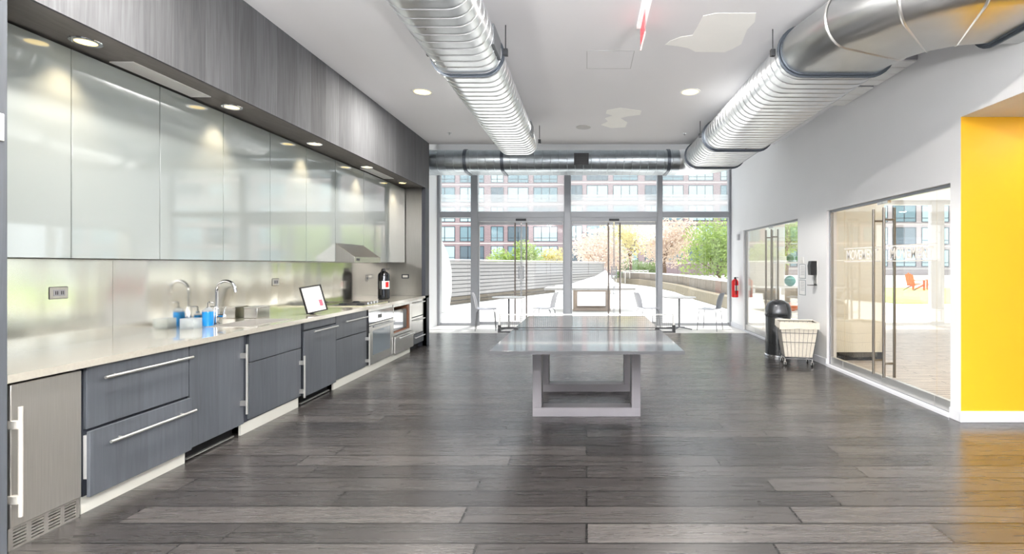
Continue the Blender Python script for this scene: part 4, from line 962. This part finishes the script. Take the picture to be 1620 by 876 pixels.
for m_ in (pinkl, greenl, green2, yel):
    n_, l_, b_ = nt(m_); b_.inputs['Subsurface Weight'].default_value = 0
    tr_ = n_.new('ShaderNodeBsdfTranslucent'); tr_.inputs[0].default_value = b_.inputs['Base Color'].default_value
    mx_ = n_.new('ShaderNodeMixShader'); mx_.inputs[0].default_value = .4; out_ = [q for q in n_ if q.type == 'OUTPUT_MATERIAL'][0]
    l_.new(b_.outputs[0], mx_.inputs[1]); l_.new(tr_.outputs[0], mx_.inputs[2]); l_.new(mx_.outputs[0], out_.inputs[0])
gt = 'trees beyond the terrace'
tree('blossom_tree', 'pale pink blossom tree seen over the white folded bench', .9, 37, 4.6, 2.6, pinkl, bark, 4200, .11, 3, group=gt, zlow=.2)
tree('blossom_tree', 'peach coloured blossom tree between the doors and the green tree', 5.3, 35, 5.2, 2.9, pinkl, bark, 4600, .11, 4, group=gt, zlow=.25)
tree('blossom_tree', 'yellowish blossom tree filling the gap behind the right mullion', 3.4, 40, 5.4, 2.6, yel, bark, 3000, .12, 5, group=gt)
tree('green_tree', 'bright lime green tree behind the low wall at the right', 7.6, 29, 4.6, 2.2, greenl, bark, 5200, .1, 6, group=gt, zlow=.06)
tree('green_tree', 'lime green tree at the right edge, half hidden by the white wall', 10.3, 32, 5.0, 2.4, greenl, bark, 3600, .11, 8, group=gt, zlow=.15)
tree('green_tree', 'lime tree seen through the far studio doors', 14.2, 36, 5.5, 2.4, greenl, bark, 3000, .11, 9, group=gt)
gs = 'shrubs behind the slatted wall'
for i, (x, y, h, rd_, m_) in enumerate(((-5.3, 30.5, 2.7, 1.2, greenl), (-3.7, 30.2, 3.2, 1.25, greenl), (-2.2, 31.4, 2.8, 1.1, yel), (3.1, 42, 1.9, 1.1, green2), (4.4, 43, 2.1, 1.2, green2), (5.5, 42, 1.9, 1.0, green2))):
    tree('shrub', ('low bright shrub at the left end of the planting behind the slatted wall', 'tallest bright shrub behind the slatted wall', 'yellowish shrub at the right end of the planting behind the slatted wall', 'dark green shrub left of three beneath the blossom trees', 'dark green shrub in the middle of three beneath the blossom trees', 'dark green shrub right of three beneath the blossom trees')[i], x, y, h, rd_, m_, bark, 1500, .1, 20+i, False, gs, .1)
# white fence
fc_ = thing('white_fence', 'white post fence in front of the dark green shrubs', 'fence', (2.9, 39, 0))
for j in range(9): B((2.9,39,0)).box(1.9+j*.35, 1.97+j*.35, 39, 39.07, 0, 1.05).build('post', white_m, fc_)
B((2.9,39,0)).box(1.9, 4.8, 39.0, 39.05, .95, 1.03).build('rail', white_m, fc_)

# buildings
def building(name, label, x0, x1, y, rows, wm, trimm, phase=0, z00=2.0, pitch=2.9, pattern=((0,1.9),(2.5,5.6),(6.3,9.9)), period=10.9, depth=10):
    org = ((x0+x1)/2, y, 0); t = thing(name, label, 'building', org)
    H = z00+pitch*rows+1
    B(org).box(x0, x1, y, y+depth, -.01, H).build('wall', wm, t, smooth=False)
    b = B(org)
    for k_ in range(rows+1): b.box(x0, x1, y-.06, y, z00-.35+k_*pitch, z00-.18+k_*pitch)
    b.build('stone_bands', trimm, t, smooth=False)
    B(org).box(x0-.2, x1+.2, y-.3, y+depth, H, H+.4).build('roof', trimm, t)
    x = x0+phase; col = 0
    fmm = MATS.get('window_frame_dark') or mat('window_frame_dark', (52, 62, 70), .4)
    gls = [MATS.get(f'far_glass_{i}') or mat(f'far_glass_{i}', c, .06, coat=1., spec=.8) for i, c in enumerate(((96, 130, 138), (168, 192, 194), (60, 84, 94)))]
    r = random.Random(int(x0*7)+99)
    while x < x1-2:
        for a, c in pattern:
            if x+c > x1-.3: continue
            for k_ in range(rows):
                z0 = z00+k_*pitch; f = B(org); wx0, wx1 = x+a, x+c; zt = z0+2.25
                nm = 2 if c-a < 3.3 else 3
                for bb in ((wx0, wx1, z0, z0+.1), (wx0, wx1, zt-.1, zt), (wx0, wx0+.1, z0+.1, zt-.1), (wx1-.1, wx1, z0+.1, zt-.1)): f.box(bb[0], bb[1], y-.05, y+.02, bb[2], bb[3])
                for q in range(1, nm): xx = wx0+(wx1-wx0)*q/nm; f.box(xx-.05, xx+.05, y-.05, y+.02, z0+.1, zt-.1)
                f.box(wx0+.1, wx1-.1, y-.05, y+.02, z0+.5, z0+.58)
                fo = f.build('window', fmm, t, smooth=False)
                g = B(org)
                for q in range(nm): g.box(wx0+(wx1-wx0)*q/nm+.03, wx0+(wx1-wx0)*(q+1)/nm-.03, y-.02, y+.005, z0+.08, zt-.08)
                g.build('pane', gls[r.choice((0, 0, 1, 1, 2))], fo, smooth=False)
        x += period
def brick(name, c1, c2, mort):
    m = mat(name, c1, .9); n, l, b = nt(m); tc = n.new('ShaderNodeTexCoord'); mp = n.new('ShaderNodeMapping'); mp.inputs['Rotation'].default_value = (PI/2, 0, 0)
    br = n.new('ShaderNodeTexBrick'); br.inputs['Color1'].default_value = lin(c1); br.inputs['Color2'].default_value = lin(c2); br.inputs['Mortar'].default_value = lin(mort); br.inputs['Scale'].default_value = 1
    br.inputs['Brick Width'].default_value = .5; br.inputs['Row Height'].default_value = .16; br.inputs['Mortar Size'].default_value = .015
    l.new(tc.outputs['Object'], mp.inputs[0]); l.new(mp.outputs[0], br.inputs[0]); l.new(br.outputs[0], b.inputs['Base Color']); return m
bk = brick('red_brick', (152, 128, 130), (142, 120, 123), (170, 156, 155)); bk2 = brick('taupe_brick', (172, 158, 156), (164, 150, 150), (186, 178, 174))
stone2 = mat('pale_stone_band', (206, 198, 192), .8)
building('brick_apartment_building', 'pinkish brick apartment building with large windows behind the slatted wall', -36, -3.2, 75, 7, bk, stone2, phase=.0+(-14.3-10.9*2+36+.1))
building('brick_apartment_building', 'pinkish brick building block rising behind the blossom trees', -2.7, 24, 73, 7, bk, stone2, phase=.2)
building('taupe_apartment_building', 'taupe brick building seen through the studio glass, behind the lawn', 25, 62, 66, 6, bk2, stone2, phase=1.5, z00=1.2, pitch=2.9)
